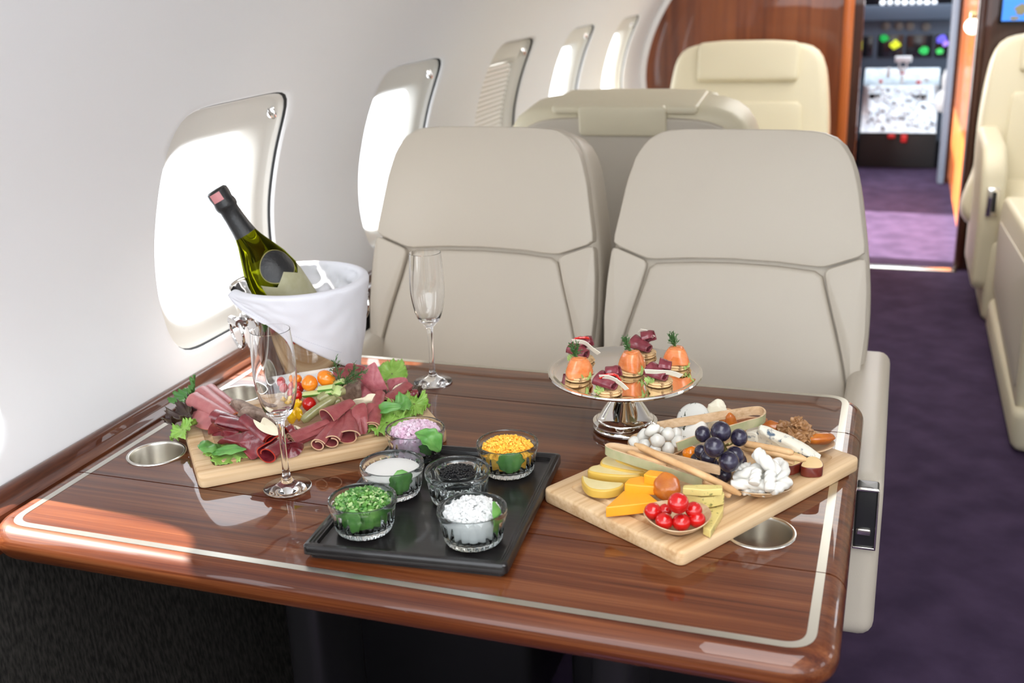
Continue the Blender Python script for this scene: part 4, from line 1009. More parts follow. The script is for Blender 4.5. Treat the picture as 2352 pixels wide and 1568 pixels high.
# mortadella
for i, (pts, l) in enumerate(((((q2(1290, 175), .085), (q2(1400, 95), .094), (q2(1450, 95), .094), (q2(1520, 240), .08), (q2(1650, 540), .046), (q2(1450, 560), .044), (q2(1300, 420), .058), (q2(1230, 310), .070)), 'large pink speckled sausage slice standing at the back right, in front'),
        (((q2(985, 175), .08), (q2(1040, 92), .09), (q2(1170, 110), .09), (q2(1310, 165), .084), (q2(1290, 330), .064), (q2(1100, 360), .058), (q2(960, 280), .066)), 'large pink speckled sausage slice behind the front one, against the napkin'),
        (((q2(1205, 410), .052), (q2(1300, 385), .056), (q2(1460, 570), .042), (q2(1260, 605), .040), (q2(1215, 540), .042)), 'small pink slice tucked below the large speckled ones'),
        (((q2(815, 175), .074), (q2(900, 158), .078), (q2(990, 170), .078), (q2(980, 290), .062), (q2(860, 270), .062)), 'pink slice peeping out behind the dill'),
        (((q2(1640, 355), .050), (q2(1750, 312), .056), (q2(1900, 305), .056), (q2(1930, 390), .050), (q2(1740, 450), .044), (q2(1680, 545), .036)), 'pink slice beside the light green lettuce at the right end'))):
    item('sausage_slice', patch(MB(), list(pts), .0026, .004, .003, 30+i), MORT, l, 'meat')
# vegetable dish
dcn = T(q2(520, 690), .022); dcn = Vector((dcn.x, dcn.y, .0202)); mb = MB(); rows = []
ea = MA.to_3x3() @ Vector((1, 0, 0)); eb = MA.to_3x3() @ Vector((0, 1, 0))
for s, z, r in ((.030, .0, .01), (.040, .0005, .012), (.042, .003, .012), (.058, .036, .014), (.0565, .036, .014), (.0405, .0045, .012), (.030, .003, .01)):
    rows.append([dcn+ea*p.x*1.15+eb*p.y+Vector((0, 0, z)) for p in [Vector(k) for k in rrect(2*s, 2*s, r, 5)]])
mb.grid(rows, cu=True); mb.add(rows[0], [list(range(len(rows[0])))]); mb.add(rows[-1], [list(range(len(rows[0])))])
item('vegetable_dish', mb, DISHG, 'square clear dish of vegetables on the meat board', 'dish', ang=40)
def tomato(q, rp, z, m, l, sq=(1, 1, 1), nm='cherry_tomato', rot=None, tip=0.):
    p = T(q, z); r = mpx(rp, p)
    f = (lambda d: 1+tip*max(0, d.z)**6-.04*max(0, -d.z)**8) if tip else None
    return item(nm, ball(MB(), p, r, sq, rot, fn=f, nz=.02), m, l, 'tomato')
tomato(q2(460, 705), 16.5, .046, TOMR, 'red cherry tomato nearest the front rim of the vegetable dish')
tomato(q2(270, 575), 13.5, .055, TOMR, 'red cherry tomato left in the vegetable dish, behind the yellow pepper', (1, 1, 1.05))
tomato(q2(290, 460), 14, .060, TOMR, 'red cherry tomato under the orange ones in the vegetable dish')
tomato(q2(110, 480), 14, .052, TOMR, 'red cherry tomato seen through the flute, at the dish edge')
tomato(q2(60, 380), 13, .056, TOMR, 'red cherry tomato seen through the flute, at the back of the dish')
tomato(q2(465, 395), 19, .072, TOMO, 'pointed orange tomato left of the rounder orange one', (1, 1, .95), tip=.14)
tomato(q2(715, 325), 20.5, .076, TOMO, 'large oval orange tomato at the back of the vegetable dish', (.92, .92, 1.12), rot=Matrix.Rotation(radians(40), 4, Vector((.5, -.8, 0))))
tomato(q2(285, 325), 10, .072, TOMO, 'small orange tomato half hidden by the flute')
for i, (q, L, w, l) in enumerate(((q2(270, 730), .024, .013, 'upright yellow pepper piece in front of the red tomatoes'), (q2(200, 880), .022, .014, 'yellow pepper piece low in the dish by the flute stem'), (q2(300, 860), .020, .012, 'yellow pepper piece against the dish front'), (q2(120, 760), .02, .012, 'yellow pepper piece seen beside the flute base'))):
    p = T(q, .044-.004*i); item('pepper_piece', ball(MB(), p, L*.5, (.65, .5, 1), Matrix.Rotation(.5-.3*i, 4, 'Y'), nz=.5, ns=1.6, seed=i), PEPY, l, 'pepper')
def stick(a, b, r, l, tri=True):
    mb = MB(); ax_ = [a.lerp(b, t) for t in (0, .03, .5, .97, 1)]; fr = frames(ax_); n = 12
    for (lo, hi, mi) in ((0, 7, 1), (7, 12, 0)):
        rows = []
        for i, (t, N, B) in enumerate(fr):
            k = .9 if i in (0, 4) else 1.; row = []
            for j in range(lo, hi+1):
                if j <= 7: an = pi+pi*j/7; q = Vector((cos(an), sin(an)*.7))
                else: s = (j-7)/5; q = Vector((1-2*s, .0+.5*(1-abs(1-2*s))))
                row.append(ax_[i]+(B*q.x+N*q.y)*r*k)
            rows.append(row)
        mb.grid(rows, mi=mi)
    for i in (0, 4):
        t, N, B = fr[i]; ring = [ax_[i]+(B*cos(pi+pi*j/7)+N*sin(pi+pi*j/7)*.7)*r*.9 for j in range(8)]+[ax_[i]+N*r*.45]
        mb.add(ring, [list(range(9))], 0)
    return item('cucumber_stick', mb, [CUCF, CUCS], l, 'cucumber')
stick(P2(380, 550, .058), P2(815, 505, .066), .0085, 'long pale cucumber stick lying across the dish')
stick(P2(600, 470, .068), P2(825, 440, .072), .0085, 'cucumber stick behind the long one, below the oval orange tomato')
stick(P2(815, 395, .068), P2(975, 345, .076), .0080, 'cucumber stick pointing at the dill, green side out')
stick(P2(850, 570, .060), P2(890, 440, .068), .0080, 'short cucumber stick standing at the right of the dish')
for i, (a, b, r, l) in enumerate((((600, 650, .052), (770, 560, .060), .0080, 'short olive pickle spear in the middle of the dish'), ((350, 960, .032), (850, 610, .056), .0075, 'long olive pickle spear reaching to the dish front'), ((480, 860, .030), (930, 650, .050), .0070, 'olive pickle spear along the right side of the dish'), ((880, 560, .058), (990, 510, .060), .0065, 'pale olive pickle end next to the terrine'))):
    a, b = P2(*a), P2(*b); pt = spline([a, a.lerp(b, .5)+Vector((0, 0, .002)), b], 10); item('pickle_spear', tube(MB(), pt, [r*.6]+[r]*9+[r*.6], 7), PICK, l, 'pickle', ang=60)
def dillmesh(mb, base, d, L, n, seed, w=.00045):
    rnd = random.Random(seed); base, d = Vector(base), Vector(d).normalized(); up = Vector((0, 0, 1)); s = d.cross(up); s = s.normalized() if s.length > .05 else Vector((1, 0, 0)); u = s.cross(d)
    tube(mb, spline([base, base+d*L*.5+u*L*.04, base+d*L], 6), w*1.6, 4)
    for k in range(n):
        t = .15+.85*k/n; p = base+d*L*t; sg = 1 if k % 2 else -1; br = (d*rnd.uniform(.5, .9)+s*sg*rnd.uniform(.4, .9)+u*rnd.uniform(-.6, .6)).normalized(); l2 = L*rnd.uniform(.22, .42)*(1.15-t*.5)
        tube(mb, [p, p+br*l2], w, 3)
        for j in range(4):
            c = (br+s*rnd.uniform(-.7, .7)+u*rnd.uniform(-.7, .7)).normalized(); q = p+br*l2*rnd.uniform(.3, .9); tube(mb, [q, q+c*l2*.5], w*.8, 3)
    return mb
mb = MB(); dillmesh(mb, P2(930, 470, .060), P2(1080, 260, .086)-P2(930, 470, .060), .05, 22, 1); dillmesh(mb, P2(930, 470, .060), P2(870, 210, .088)-P2(930, 470, .060), .045, 20, 2); dillmesh(mb, P2(950, 440, .064), P2(1190, 270, .086)-P2(950, 440, .064), .05, 20, 3)
item('dill_sprig', mb, DILL, 'feathery dill sprig at the right of the vegetable dish', 'herb')

# ================================================================ FOOD ON THE CHEESE BOARD
GOUD = mat('pale_cheese', (.70, .58, .27), .35, sss=.15, col2=(.76, .66, .38), sc=30)
GOUR = mat('yellow_rind', (.62, .40, .07), .35, sss=.1)
CHED = mat('cheddar_orange', (.93, .36, .020), .38, sss=.15, bump=.05, bsc=500)
APRI = mat('dried_apricot', (.50, .15, .012), .3, col2=(.34, .075, .010), sc=45, coat=.4, sss=.25, bump=.3, bsc=120)
HERB = mat('herbed_cheese', (.66, .54, .20), .4, col2=(.16, .15, .04), sc=130, det=2, lo=.62, hi=.72, sss=.1)
HCHE = mat('white_herb_cheese', (.70, .69, .64), .5, col2=(.05, .055, .03), sc=130, det=3, lo=.62, hi=.67)
WCHE = mat('white_cheese', (.86, .80, .64), .5, bump=.3, bsc=250)
MOZZ = mat('mozzarella', (.70, .685, .635), .25, sss=.3, sssr=(.006, .005, .004))
BLUE = mat('blue_cheese', (.72, .68, .57), .5, col2=(.07, .11, .16), sc=85, det=3, lo=.56, hi=.66, bump=.3, bsc=260)
SMOK = mat('smoked_cheese', (.80, .56, .26), .4, sss=.1)
SMOR = mat('smoked_rind', (.14, .018, .010), .25, coat=.4)
BREAD = mat('breadstick', (.58, .33, .145), .55, col2=(.66, .42, .21), sc=60, bump=.2, bsc=300)
CRAC = mat('cracker', (.62, .35, .17), .6, col2=(.72, .46, .26), sc=90, bump=.3, bsc=300)
BRST = mat('brown_stick', (.38, .14, .05), .5, bump=.3, bsc=300)
GRAP = mat('black_grape', (.012, .008, .022), .25, col2=(.035, .030, .06), sc=90, coat=.2)
STEM = mat('grape_stem', (.30, .24, .07), .6)
WALN = mat('walnut', (.25, .115, .042), .42, col2=(.38, .205, .09), sc=90, bump=.4, bsc=300)
def P3(x, y, z): return T(q3(x, y), z)
def P4(x, y, z): return T(q4(x, y), z)
def P5(x, y, z): return T(q5(x, y), z)
for qs, z, l in (([(95, 395), (200, 430), (330, 458), (470, 475), (632, 490), (600, 545), (470, 585), (320, 590), (180, 560), (100, 480)], .035, 'front half-moon slice of pale yellow cheese with a golden rind'),
        ([(165, 330), (250, 362), (420, 388), (640, 402), (850, 392), (760, 335), (420, 262), (230, 270)], .038, 'second half-moon slice of pale yellow cheese from the front'),
        ([(330, 245), (470, 292), (680, 335), (885, 352), (950, 310), (740, 205), (480, 145), (370, 165)], .041, 'third half-moon slice of pale yellow cheese from the front'),
        ([(520, 190), (650, 252), (900, 330), (1040, 310), (860, 190), (600, 130)], .043, 'rearmost pale yellow cheese slice, under the green bamboo tongs')):
    item('cheese_slice', slab(MB(), [q5(*q) for q in qs], z, .0125, .0025, smooth=True, side=1), [GOUD, GOUR], l, 'cheese')
for qs, z, th, l in (([(392, 812), (632, 592), (930, 618), (1080, 735), (800, 770)], .037, .014, 'large orange cheese triangle at the front of the board'),
        ([(632, 505), (700, 435), (860, 402), (1040, 475), (1060, 545), (840, 530)], .048, .0125, 'flat orange cheese block behind the triangle'),
        ([(880, 385), (960, 322), (1160, 350), (1120, 420), (1010, 415)], .060, .0125, 'small orange cheese block under the tongs')):
    item('cheese_piece', slab(MB(), [q5(*q) for q in qs], z, th, .0015, .003), CHED, l, 'cheese')
def dried(p, r, rot, l, sq=(1, .42, .95), seed=0): return item('dried_apricot', ball(MB(), p, r, sq, rot, nz=.16, ns=1.6, seed=seed, nu=32, nv=20), APRI, l, 'fruit')
dried(P5(1185, 548, .050), .0185, Matrix.Rotation(-.3, 4, 'Z') @ Matrix.Rotation(-.35, 4, 'X'), 'round dried apricot between the orange cheese and the tomatoes', seed=1)
for qs, z, th, l in (([(1388, 565), (1640, 585), (1905, 572), (1895, 522), (1640, 512), (1400, 522)], .060, .009, 'thin upper slice of herb flecked yellow cheese'),
        ([(1395, 645), (1650, 690), (1800, 672), (1928, 640), (1915, 605), (1400, 590)], .048, .014, 'thick slice of herb flecked yellow cheese under the thin one'),
        ([(1690, 800), (1800, 770), (1918, 762), (1908, 840), (1748, 1110), (1650, 1060)], .031, .0105, 'triangle of herb flecked yellow cheese beside the tomato bowl')):
    item('cheese_slice', slab(MB(), [q5(*q) for q in qs], z, th, .001, .002, wob=.0005), HERB, l, 'cheese')
def leafbowl(c, rx, l, deep=.017, seed=0, ry=None):
    ry = ry or rx
    def prf(r, z): return r, z
    mb = MB(); rows = []
    for t, z in [(.02, 0), (.3, .0005), (.55, .003), (.78, .009), (.93, .0145), (1.0, deep), (.985, deep+.0008), (.91, .0155), (.76, .0105), (.54, .0045), (.3, .002), (.02, .0015)]:
        rows.append([Vector((c.x+rx*t*(1+.03*noise.noise(Vector((cos(a), sin(a), seed))))*cos(a), c.y+ry*t*sin(a), c.z+z*deep/.017*(1+.12*sin(2*a+seed)))) for a in [2*pi*k/56 for k in range(56)]])
    mb.grid(rows, cu=True); return item('leaf_bowl', mb, LEAFBOWL, l, 'bowl')
def bowl_at(q, z, rp, l, seed=0, deep=.017):
    p = T(q, z); return leafbowl(Vector((p.x, p.y, z-deep)), mpx(rp, p), l, deep, seed), Vector((p.x, p.y, z-deep))
bowl_at(q5(1322, 905), .040, 77, 'pressed leaf bowl of red cherry tomatoes at the board corner', 1, .018)
for (x, y, r, z, l) in ((1005, 862, 20.5, .044, 'cherry tomato at the left edge of the leaf bowl'), (1150, 990, 21, .040, 'front left cherry tomato in the leaf bowl'), (1372, 1003, 21.5, .040, 'front centre cherry tomato in the leaf bowl'), (1572, 965, 20, .041, 'front right cherry tomato in the leaf bowl'),
        (1530, 845, 20, .050, 'rear right cherry tomato in the leaf bowl'), (1332, 755, 25, .066, 'topmost cherry tomato on the pile in the leaf bowl'), (1165, 850, 16, .044, 'half hidden cherry tomato under the topmost one')):
    tomato(q5(x, y), r, z, TOMR, l, (1, 1, .97))
def tong(pts, l, h=.0125):
    return item('bamboo_tongs', ribbon(MB(), spline(pts, 90), h, .0024), [STRIPW, TONGOUT], l, 'tongs', ang=30)
tz = .056
tong([P5(1872, 335, .058), P5(1500, 245, .060), P5(1100, 150, .061), P5(760, 85, .062), P5(560, 48, .062), P5(455, 40, .062), P5(402, 68, .061), P5(480, 115, .060), P5(700, 190, .059), P5(1100, 318, .057), P5(1400, 415, .055), P5(1640, 490, .053)], 'bamboo tongs lying over the pale cheese, green outer side towards the front')
tong([P3(880, 690, .058), P3(1300, 540, .066), P3(1720, 425, .07), P4(500, 360, .069), P4(690, 305, .068), P4(765, 235, .067), P4(720, 165, .067), P4(600, 150, .067), P4(200, 205, .067), P3(1300, 262, .064), P3(900, 325, .060), P3(585, 380, .058)], 'bamboo tongs propped behind the grapes, bend towards the walnuts')
def bstick(cp, r, l, m=BREAD, seed=0, flat=1.):
    pt = spline(cp, 16); n = len(pt); rd = [r*(.55 if i in (0, n-1) else 1+.12*noise.noise(Vector((i*.6, seed, 0)))) for i in range(n)]
    return item('breadstick', tube(MB(), pt, rd, 12, flat), m, l, 'bread')
bstick([P3(255, 655, .068), P3(800, 905, .070), P3(1300, 1130, .064), P3(1830, 1400, .030)], .0046, 'long breadstick lying across the green sided tongs', seed=1)
bstick([P5(690, 105, .062), P5(900, 185, .062), P5(1180, 285, .058)], .0046, 'breadstick lying between the arms of the front tongs', seed=2)
bstick([P3(1280, 1215, .042), P3(1480, 1320, .036), P3(1690, 1430, .030)], .0042, 'pale breadstick end beside the herb flecked cheese', seed=3)
bstick([P4(440, 640, .062), P4(800, 705, .062), P4(1195, 785, .060)], .0047, 'upper breadstick resting on the red rimmed cheese', seed=4)
bstick([P4(420, 700, .054), P4(900, 790, .056), P4(1385, 882, .052)], .0047, 'longest breadstick reaching the front red rimmed slice', seed=5)
bstick([P4(700, 770, .052), P4(950, 860, .048), P4(1210, 925, .044)], .0058, 'thick breadstick just above the string cheese', seed=6, flat=.6)
# mozzarella
bowl_at(q3(600, 640), .038, 70, 'pressed leaf bowl of small mozzarella balls beside the cake stand', 2)
for i, (x, y, r, z, sq, l) in enumerate(((250, 625, 15, .040, (1, 1, 1), 'mozzarella ball at the left edge of its leaf bowl'), (385, 520, 15.5, .050, (.9, .9, 1.2), 'mozzarella ball behind the left edge one'), (510, 440, 15.5, .064, (.85, .85, 1.3), 'tall mozzarella piece at the top of the pile'),
        (590, 600, 17, .054, (1, 1, .95), 'mozzarella ball in the middle of the pile'), (745, 505, 16, .056, (1, 1, 1), 'mozzarella ball right of the tall piece'), (865, 490, 13.5, .052, (1, 1, 1), 'mozzarella ball at the back right, by the herbed cheese'),
        (895, 615, 16, .046, (1, 1, .95), 'mozzarella ball at the right edge of the bowl'), (745, 715, 16, .040, (1, 1, .95), 'front mozzarella ball above the bowl rim'), (555, 735, 13, .042, (1, 1, 1), 'small mozzarella ball next to the long breadstick'),
        (400, 655, 13, .044, (1, 1, 1), 'mozzarella ball behind the end of the long breadstick'), (645, 455, 10, .054, (1, 1, 1), 'small mozzarella ball between the two rear ones'))):
    p = P3(x, y, z); item('mozzarella_ball', ball(MB(), p, mpx(r, p), sq, Matrix.Rotation(i*.5, 4, 'Y'), nz=.16, ns=1.3, seed=i), MOZZ, l, 'cheese')
# white cheeses at the back
def disc(p, r, h, tilt, m, l, nm='cheese_round', yaw=0.):
    M = at(p, Matrix.Rotation(yaw, 4, 'Z') @ Matrix.Rotation(tilt, 4, 'X')); o = [(r*cos(2*pi*k/48), r*sin(2*pi*k/48)) for k in range(48)]
    return item(nm, pillow(MB(), o, h, .005, M @ Matrix.Translation((0, 0, h/2)), dome=.001), m, l, 'cheese')
disc(P3(1130, 270, .046), .0235, .018, radians(40), HCHE, 'herb crusted white cheese round at the back of the board', yaw=-.3)
disc(P3(1120, 470, .042), .0220, .022, radians(52), HCHE, 'white cheese round with a herb edge, left of the grapes', yaw=-.2)
item('cheese_chunk', ball(MB(), P3(1460, 190, .046), .0165, (1, .8, 1), nz=.5, ns=1.5, seed=3), WCHE, 'crumbly white cheese chunk behind the rear tongs', 'cheese')
item('cheese_chunk', ball(MB(), P3(1420, 330, .042), .0125, (1, .8, 1), nz=.5, ns=1.5, seed=6), WCHE, 'small white cheese chunk between the rear tongs and the grapes', 'cheese')
dried(P3(1595, 300, .056), .0105, Matrix.Rotation(.4, 4, 'Y'), 'orange dried apricot strip just behind the top grape', (.8, .5, 1.1), 2)
dried(P3(1700, 330, .056), .0115, Matrix.Rotation(-.3, 4, 'Y'), 'orange dried apricot strip inside the bend of the rear tongs', (.7, .5, 1.2), 3)
tomato(q3(1085, 790), 19, .044, TOMO, 'orange-yellow tomato left of the grapes, below the mozzarella bowl', nm='yellow_tomato')
item('cracker', slab(MB(), [q4(60, 140), q4(130, 96), q4(260, 118), q4(440, 215), q4(690, 250), q4(600, 300), q4(350, 310), q4(160, 250)], .034, .006, wob=.0012), CRAC, 'pale brown cracker at the back of the cheese board', 'cracker')
item('cracker', slab(MB(), [q4(740, 320), q4(860, 330), q4(990, 385), q4(960, 420), q4(760, 370)], .036, .006, wob=.0012, seed=4), CRAC, 'pale brown cracker between the rear tongs and the walnuts', 'cracker')
bstick([P4(330, 335, .044), P4(520, 300, .044), P4(800, 290, .044)], .0042, 'brown seeded stick seen inside the bend of the rear tongs', BRST, 8)
# grapes
gb = thing('grape_bunch', 'bunch of large black grapes in the middle of the cheese board', 'fruit', P3(1500, 800, .03))
st = MB(); hub = P3(1600, 680, .062)
for i, (x, y, r, z) in enumerate(((1270, 500, 18.5, .086), (1540, 462, 23.5, .096), (1812, 552, 20, .086), (1437, 700, 23.5, .090), (1745, 835, 22.5, .066), (1660, 915, 24, .070), (1245, 765, 16, .062), (1345, 850, 18, .062), (1590, 1110, 18, .040), (1480, 1060, 17, .038), (1180, 880, 15, .044), (1820, 900, 17, .046), (1400, 960, 17, .046))):
    p = P3(x, y, z); ball(MB(), p, .01)
    obj('grape', ball(MB(), p, mpx(r, p), (1, 1, 1.04), nz=.02), GRAP, gb); tube(st, spline([hub, hub.lerp(p, .5)+Vector((0, 0, -.003)), p], 5), .0011, 5)
tube(st, spline([hub+Vector((-.01, 0, -.01)), hub, P3(1670, 640, .080)], 6), .0016, 6); obj('stem', st, STEM, gb)
# blue cheese, smoked cheese
item('blue_cheese', slab(MB(), [q4(465, 450), q4(545, 390), q4(790, 380), q4(740, 450), q4(640, 500), q4(560, 470)], .056, .030, .0015, .004, wob=.001), BLUE, 'blue veined cheese chunk right of the grapes', 'cheese')
item('blue_cheese', patch(MB(), [(q4(690, 395), .066), (q4(900, 470), .060), (q4(1210, 600), .050), (q4(1575, 825), .034), (q4(1530, 835), .030), (q4(1250, 770), .030), (q4(950, 690), .034), (q4(620, 640), .036), (q4(640, 500), .052)], .016, .0, .001, 2), BLUE, 'long blue veined cheese wedge in front of the walnuts', 'cheese')
for qs, z, l in (([(1300, 960), (1390, 850), (1500, 832), (1600, 880), (1642, 955), (1610, 1005), (1480, 1015), (1350, 1000)], .034, 'front slice of cheese with a dark red rim at the right end of the board'), ([(1045, 955), (1120, 800), (1230, 745), (1310, 770), (1335, 900), (1240, 960), (1140, 985)], .035, 'middle slice of cheese with a dark red rim under the breadsticks'), ([(830, 720), (920, 672), (1000, 685), (1040, 740), (980, 790), (880, 790)], .036, 'rear slice of cheese with a dark red rim, mostly under breadsticks')):
    item('smoked_cheese_slice', slab(MB(), [q4(*q) for q in qs], z, .0135, .001, smooth=True, side=1), [SMOK, SMOR], l, 'cheese')
# walnuts
bowl_at(q4(1330, 585), .036, 72, 'pressed leaf bowl of walnuts and dried apricots', 3, .015)
def nut(p, r, rot, l, seed): 
    f = lambda d: 1.12+.16*sin(5*d.x+seed)*sin(5*d.y+2*seed)-.25*max(0, 1-abs(d.y)*6)
    return item('walnut_half', ball(MB(), p, r, (1, .8, .75), rot, nz=.42, ns=2.4, seed=seed, nu=44, nv=28, fn=f), WALN, l, 'nut')
for i, (x, y, r, z, l) in enumerate(((1075, 395, 17, .050, 'walnut half at the back left of its bowl'), (1250, 320, 15, .066, 'walnut half sticking up at the top of the pile'), (1350, 430, 19, .056, 'walnut half right of the upright one'), (1060, 490, 13, .046, 'small walnut piece above the blue cheese'), (1190, 480, 16, .052, 'walnut half in the centre of the pile'), (1260, 570, 18, .046, 'front walnut half above the blue cheese tip'), (1420, 540, 17, .046, 'walnut half against the large apricot'), (970, 400, 11, .044, 'walnut piece next to the small apricot'))):
    p = P4(x, y, z); nut(p, mpx(r, p), Matrix.Rotation(i*1.3, 4, 'Z') @ Matrix.Rotation(i*.9, 4, 'X'), l, i+1)
dried(P4(1575, 570, .042), .0205, Matrix.Rotation(.45, 4, 'Z') @ Matrix.Rotation(-.5, 4, 'X'), 'large dried apricot at the right of the walnut bowl', (1.1, .75, .42), 4)
dried(P4(880, 420, .044), .0125, Matrix.Rotation(-.4, 4, 'X'), 'small dried apricot left of the walnuts', (1.2, .5, .9), 5)
# string cheese
bowl_at(q4(700, 1195), .036, 74, 'pressed leaf bowl of twisted string cheese', 4, .016)
def twist(cp, r, l, seed):
    pt = spline(cp, 30); rows = []
    for i, (t, N, B) in enumerate(frames(pt)):
        row = []
        for k in range(24):
            a = 2*pi*k/24; rr = r*.86*(.86+.20*abs(cos(1.5*(a-i*.22+seed))))*(.75 if i in (0, 30) else 1); row.append(pt[i]+(N*cos(a)+B*sin(a))*rr)
        rows.append(row)
    mb = MB(); mb.grid(rows, cu=True); mb.add(rows[0], [list(range(24))]); mb.add(rows[-1], [list(range(24))])
    return item('string_cheese', mb, MOZZ, l, 'cheese')
for i, (cp, r, l) in enumerate((([(640, 770, .080), (760, 900, .074), (940, 1070, .058)], .0098, 'string cheese twist standing highest on the pile'), ([(325, 1170, .044), (520, 1080, .056), (725, 985, .060)], .0088, 'string cheese twist slanting across the left of the pile'),
        ([(255, 1265, .042), (520, 1245, .046), (790, 1270, .044)], .0080, 'long string cheese twist along the front left'), ([(640, 1060, .062), (620, 1150, .058), (600, 1255, .052)], .0080, 'short string cheese twist hanging in the middle'),
        ([(850, 1085, .060), (840, 1200, .054), (850, 1360, .044)], .0084, 'string cheese twist dropping to the front of the bowl'), ([(860, 1345, .044), (980, 1290, .046), (1115, 1210, .046)], .0084, 'string cheese twist pointing right at the bowl rim'),
        ([(1010, 940, .054), (1050, 1050, .052), (960, 1170, .048), (720, 1140, .046)], .0088, 'curved string cheese twist around the right side'), ([(330, 1040, .048), (440, 1010, .052), (560, 1000, .054)], .0078, 'short string cheese twist at the back left'),
        ([(430, 1340, .036), (600, 1340, .034), (780, 1370, .034)], .0078, 'string cheese twist lying lowest at the front of the bowl'), ([(900, 960, .056), (980, 930, .052), (1040, 990, .046)], .0078, 'string cheese twist at the back right of the bowl'))):
    twist([P4(*c) for c in cp], r, l, i)

# ================================================================ CANAPES
PANC = mat('pancake', (.74, .50, .25), .6, col2=(.22, .10, .035), sc=150, det=4, lo=.56, hi=.68, bump=.3, bsc=400)
SALM = mat('smoked_salmon', (.74, .19, .045), .25, col2=(.80, .28, .10), sc=1, stretch=(40, 160, 160), sss=.25, coat=.3)
BEEF = mat('canape_beef', (.17, .022, .034), .3, col2=(.25, .045, .06), sc=90, coat=.2)
CHIL = mat('red_pepper_strip', (.60, .02, .015), .2, coat=.4)
SHAV = mat('canape_cheese_shaving', (.82, .78, .66), .45)
FRIS = mat('frisee', (.38, .52, .16), .45)
def canape(q, kind, l, seed, r=.0195, h=1.):
    p = T(q, .0898); t = thing('canape', l, 'canape', p, 'canapes on the silver stand')
    rnd = random.Random(seed)
    for k in range(2):
        c = p+Vector((rnd.uniform(-.001, .001), rnd.uniform(-.001, .001), .0005+.0037*k))
        obj('pancake', lathe(MB(), [(.0002, 0), (r*.93, .0002), (r, .0016), (r*.97, .0030), (r*.85, .0036), (.0002, .0038)], 48, at(c), mod=lambda a, rr, z: 1+.05*noise.noise(Vector((cos(a)*2, sin(a)*2, seed+k)))), PANC, t)
    top = p+Vector((0, 0, .0080)); vr = Vector((.944, .326, 0)); vf = Vector((.326, -.944, 0))
    if kind == 's':
        def f(u, v):
            a = u*2*pi; rr = r*(.97-.44*v**1.6)*(1+.13*sin(3*a+seed)*(1-v*.2)+.07*noise.noise(Vector((cos(a)*2, sin(a)*2, v*2+seed)))); z = .025*h*(v**.8)
            return top+vr*(rr*cos(a))+vf*(rr*sin(a)*.9)+Vector((0, 0, z-.001+.002*sin(2*a+seed)*(1-v)))
        mb = sheet(MB(), 48, 14, f, .002); ball(mb, top+Vector((0, 0, .0235*h)), r*.50, (1.15, .9, .30), nz=.3, ns=2, seed=seed); obj('salmon', mb, SALM, t, ang=180)
        mb = MB(); b0 = top+Vector((0, 0, .024*h))
        for j in range(3): dillmesh(mb, b0+vr*(-.002*j), vr*(-.6+.5*j*rnd.uniform(.4, 1))+Vector((0, 0, 1))-vf*.1, .023, 18, seed*3+j, .0005)
        obj('dill', mb, DILL, t)
        mb = frill(MB(), top+vr*.010+vf*.012, .007, .004, 7, (.5, .2), seed=seed); obj('frisee', mb, FRIS, t, ang=180)
    else:
        # folded dried beef, a loose shaving and sometimes a strip of red pepper
        w = seed % 4
        mb = curl(MB(), top+vr*(-.013 if w else -.016)+vf*-.006+Vector((0, 0, .013)), top+vr*.007+vf*.013+Vector((0, 0, .007)), .0155, .0085, .95, .0018, .85, .14, seed, -.3)
        curl(mb, top+vr*.000+vf*-.008+Vector((0, 0, .016)), top+vr*.017+vf*-.004+Vector((0, 0, .022 if w != 3 else .014)), .0135, .010, .62, .0018, 1., .14, seed+2, .2)
        obj('beef', mb, BEEF, t, ang=180)
        sp = {0: [(-.006, -.010, .030), (.006, -.012, .026), (.016, -.010, .018)], 2: [(-.014, .004, .027), (.004, .010, .026), (.016, .012, .016), (.026, .012, .008)], 3: [(-.022, .010, .016), (-.004, .017, .017), (.014, .014, .014), (.030, .008, .006)], 1: [(-.014, .010, .021), (.0, .014, .021), (.014, .016, .013), (.024, .016, .003)]}[w]
        pt = spline([top+vr*x+vf*y+Vector((0, 0, z)) for x, y, z in sp], 26)
        rows = MB(); ribbon(rows, pt, .0095, .0010, up=(.15, -.5, .7), mi_out=0); obj('cheese_shaving', rows, SHAV, t, ang=60)
        if w in (1, 2):
            pp = {1: [(-.014, .008, .018), (-.006, .012, .024), (.008, .012, .024), (.016, .010, .014)], 2: [(-.014, .0, .026), (-.006, .003, .031), (.008, .002, .031), (.013, .0, .027)]}[w]
            pt = spline([top+vr*x+vf*y+Vector((0, 0, z)) for x, y, z in pp], 18); obj('pepper_strip', tube(MB(), pt, [.001]+[.0019+.0004*sin(i*2.1) for i in range(17)]+[.001], 8), CHIL, t)
        obj('frisee', frill(MB(), top+vr*-.014+vf*.008, .007, .004, 7, (.5, -.2), seed=seed), FRIS, t, ang=180)
for q, k, l, s, h in ((qk(500, 470), 'b', 'dried beef canape at the back left of the stand, behind a salmon one', 2, 1), (qk(1250, 400), 'b', 'dried beef canape at the back centre of the stand', 4, 1), (qk(1640, 540), 's', 'salmon canape at the right of the stand with the tallest dill', 5, .95),
        (qk(1105, 610), 's', 'salmon canape in the centre of the stand', 3, 1.05), (qk(465, 680), 's', 'salmon canape at the left of the stand', 1, 1), (qk(1435, 740), 'b', 'dried beef canape at the front right of the stand', 7, 1), (qk(830, 850), 'b', 'dried beef canape at the very front of the stand', 9, .9)):
    canape(q, k, l, s, h=h)
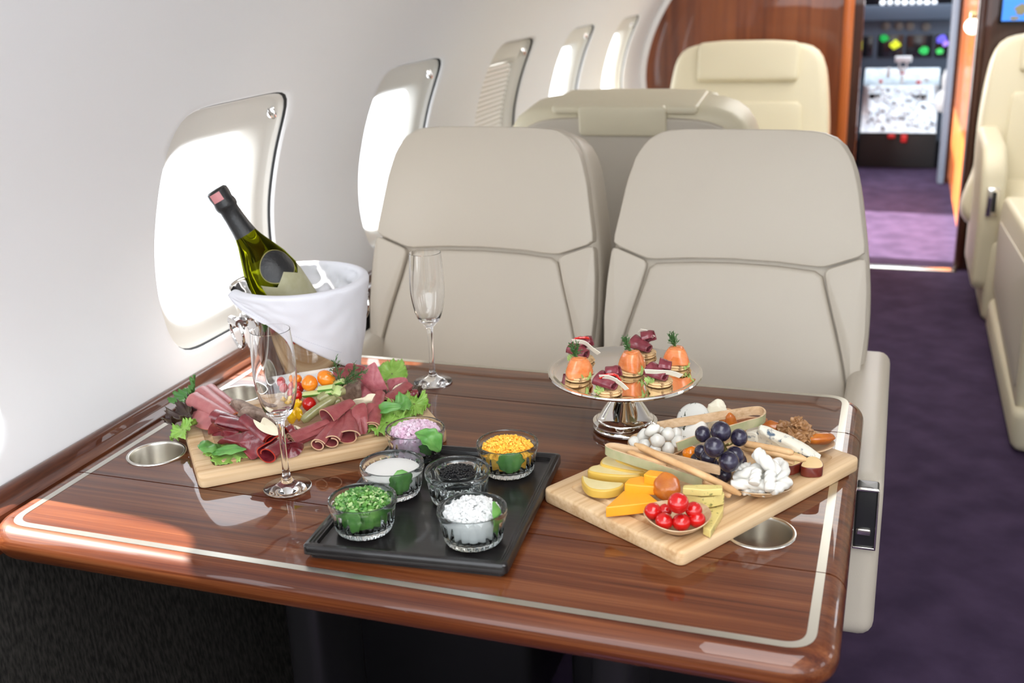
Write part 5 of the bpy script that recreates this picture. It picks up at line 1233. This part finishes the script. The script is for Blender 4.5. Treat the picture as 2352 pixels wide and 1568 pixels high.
# ================================================================ LIGHT AND CAMERA
W = bpy.data.worlds.new('daylight'); SC.world = W; W.use_nodes = True
bg = W.node_tree.nodes['Background']; bg.inputs[0].default_value = (.90, .95, 1., 1); bg.inputs[1].default_value = 3.0
def area(name, loc, size, sy, power, col, rot):
    l = bpy.data.lights.new(name, 'AREA'); l.shape = 'RECTANGLE'; l.size = size; l.size_y = sy; l.energy = power; l.color = col
    o = bpy.data.objects.new(name, l); COL.objects.link(o); o.location = loc; o.rotation_euler = rot; return o
sun = bpy.data.lights.new('sun', 'SUN'); sun.energy = 20.; sun.angle = radians(1.2); sun.color = (1., .95, .88)
so = bpy.data.objects.new('sun', sun); COL.objects.link(so)
so.rotation_euler = Vector((.70, -.05, -.70)).to_track_quat('-Z', 'Y').to_euler()
# two fill panels added below the ceiling, brightening forward armchairs, table, seats and wall
area('cabin_fill_forward', (.08, 4.15, 1.0), .8, 2.0, 15, (1., .985, .95), (0, 0, 0))
area('cabin_fill_aft', (.08, .35, 1.02), .9, 1.4, 16, (.98, .99, 1.), (0, 0, 0))
area('entry_daylight_fill', (-1.0, 6.0, .35), 1.0, 1.1, 42, (1., .97, .93), (0, radians(-80), 0))  # added area light standing in for daylight through the open entry door
area('cockpit_daylight_fill', (.05, 8.1, .95), 1.4, .8, 20, (.85, .93, 1.), (radians(-15), 0, 0))  # added area light under the cockpit roof, in place of windscreen daylight
cam = bpy.data.cameras.new('camera'); co = bpy.data.objects.new('camera', cam); COL.objects.link(co)
Mc = Matrix.Identity(4)
for i in range(3): Mc[i][0], Mc[i][1], Mc[i][2], Mc[i][3] = RR[i], -DD[i], -FF[i], EYE[i]
co.matrix_world = Mc; cam.sensor_width = 36; cam.sensor_fit = 'HORIZONTAL'; cam.lens = F/2352*36; cam.clip_start = .05
cam.dof.use_dof = True; cam.dof.focus_distance = depth(T((1150, 1080))); cam.dof.aperture_fstop = 4.5; cam.dof.aperture_blades = 8
SC.camera = co
SC.view_settings.view_transform = 'Standard'; SC.view_settings.look = 'None'; SC.view_settings.gamma = 1; SC.view_settings.exposure = 0.6
SC.view_settings.use_curve_mapping = False
try:
    SC.cycles.use_denoising = True; SC.cycles.denoiser = 'OPENIMAGEDENOISE'
except Exception: pass
SC.cycles.max_bounces = 14; SC.cycles.transmission_bounces = 14; SC.cycles.glossy_bounces = 6; SC.cycles.diffuse_bounces = 5; SC.cycles.transparent_max_bounces = 16
SC.cycles.sample_clamp_indirect = 6.
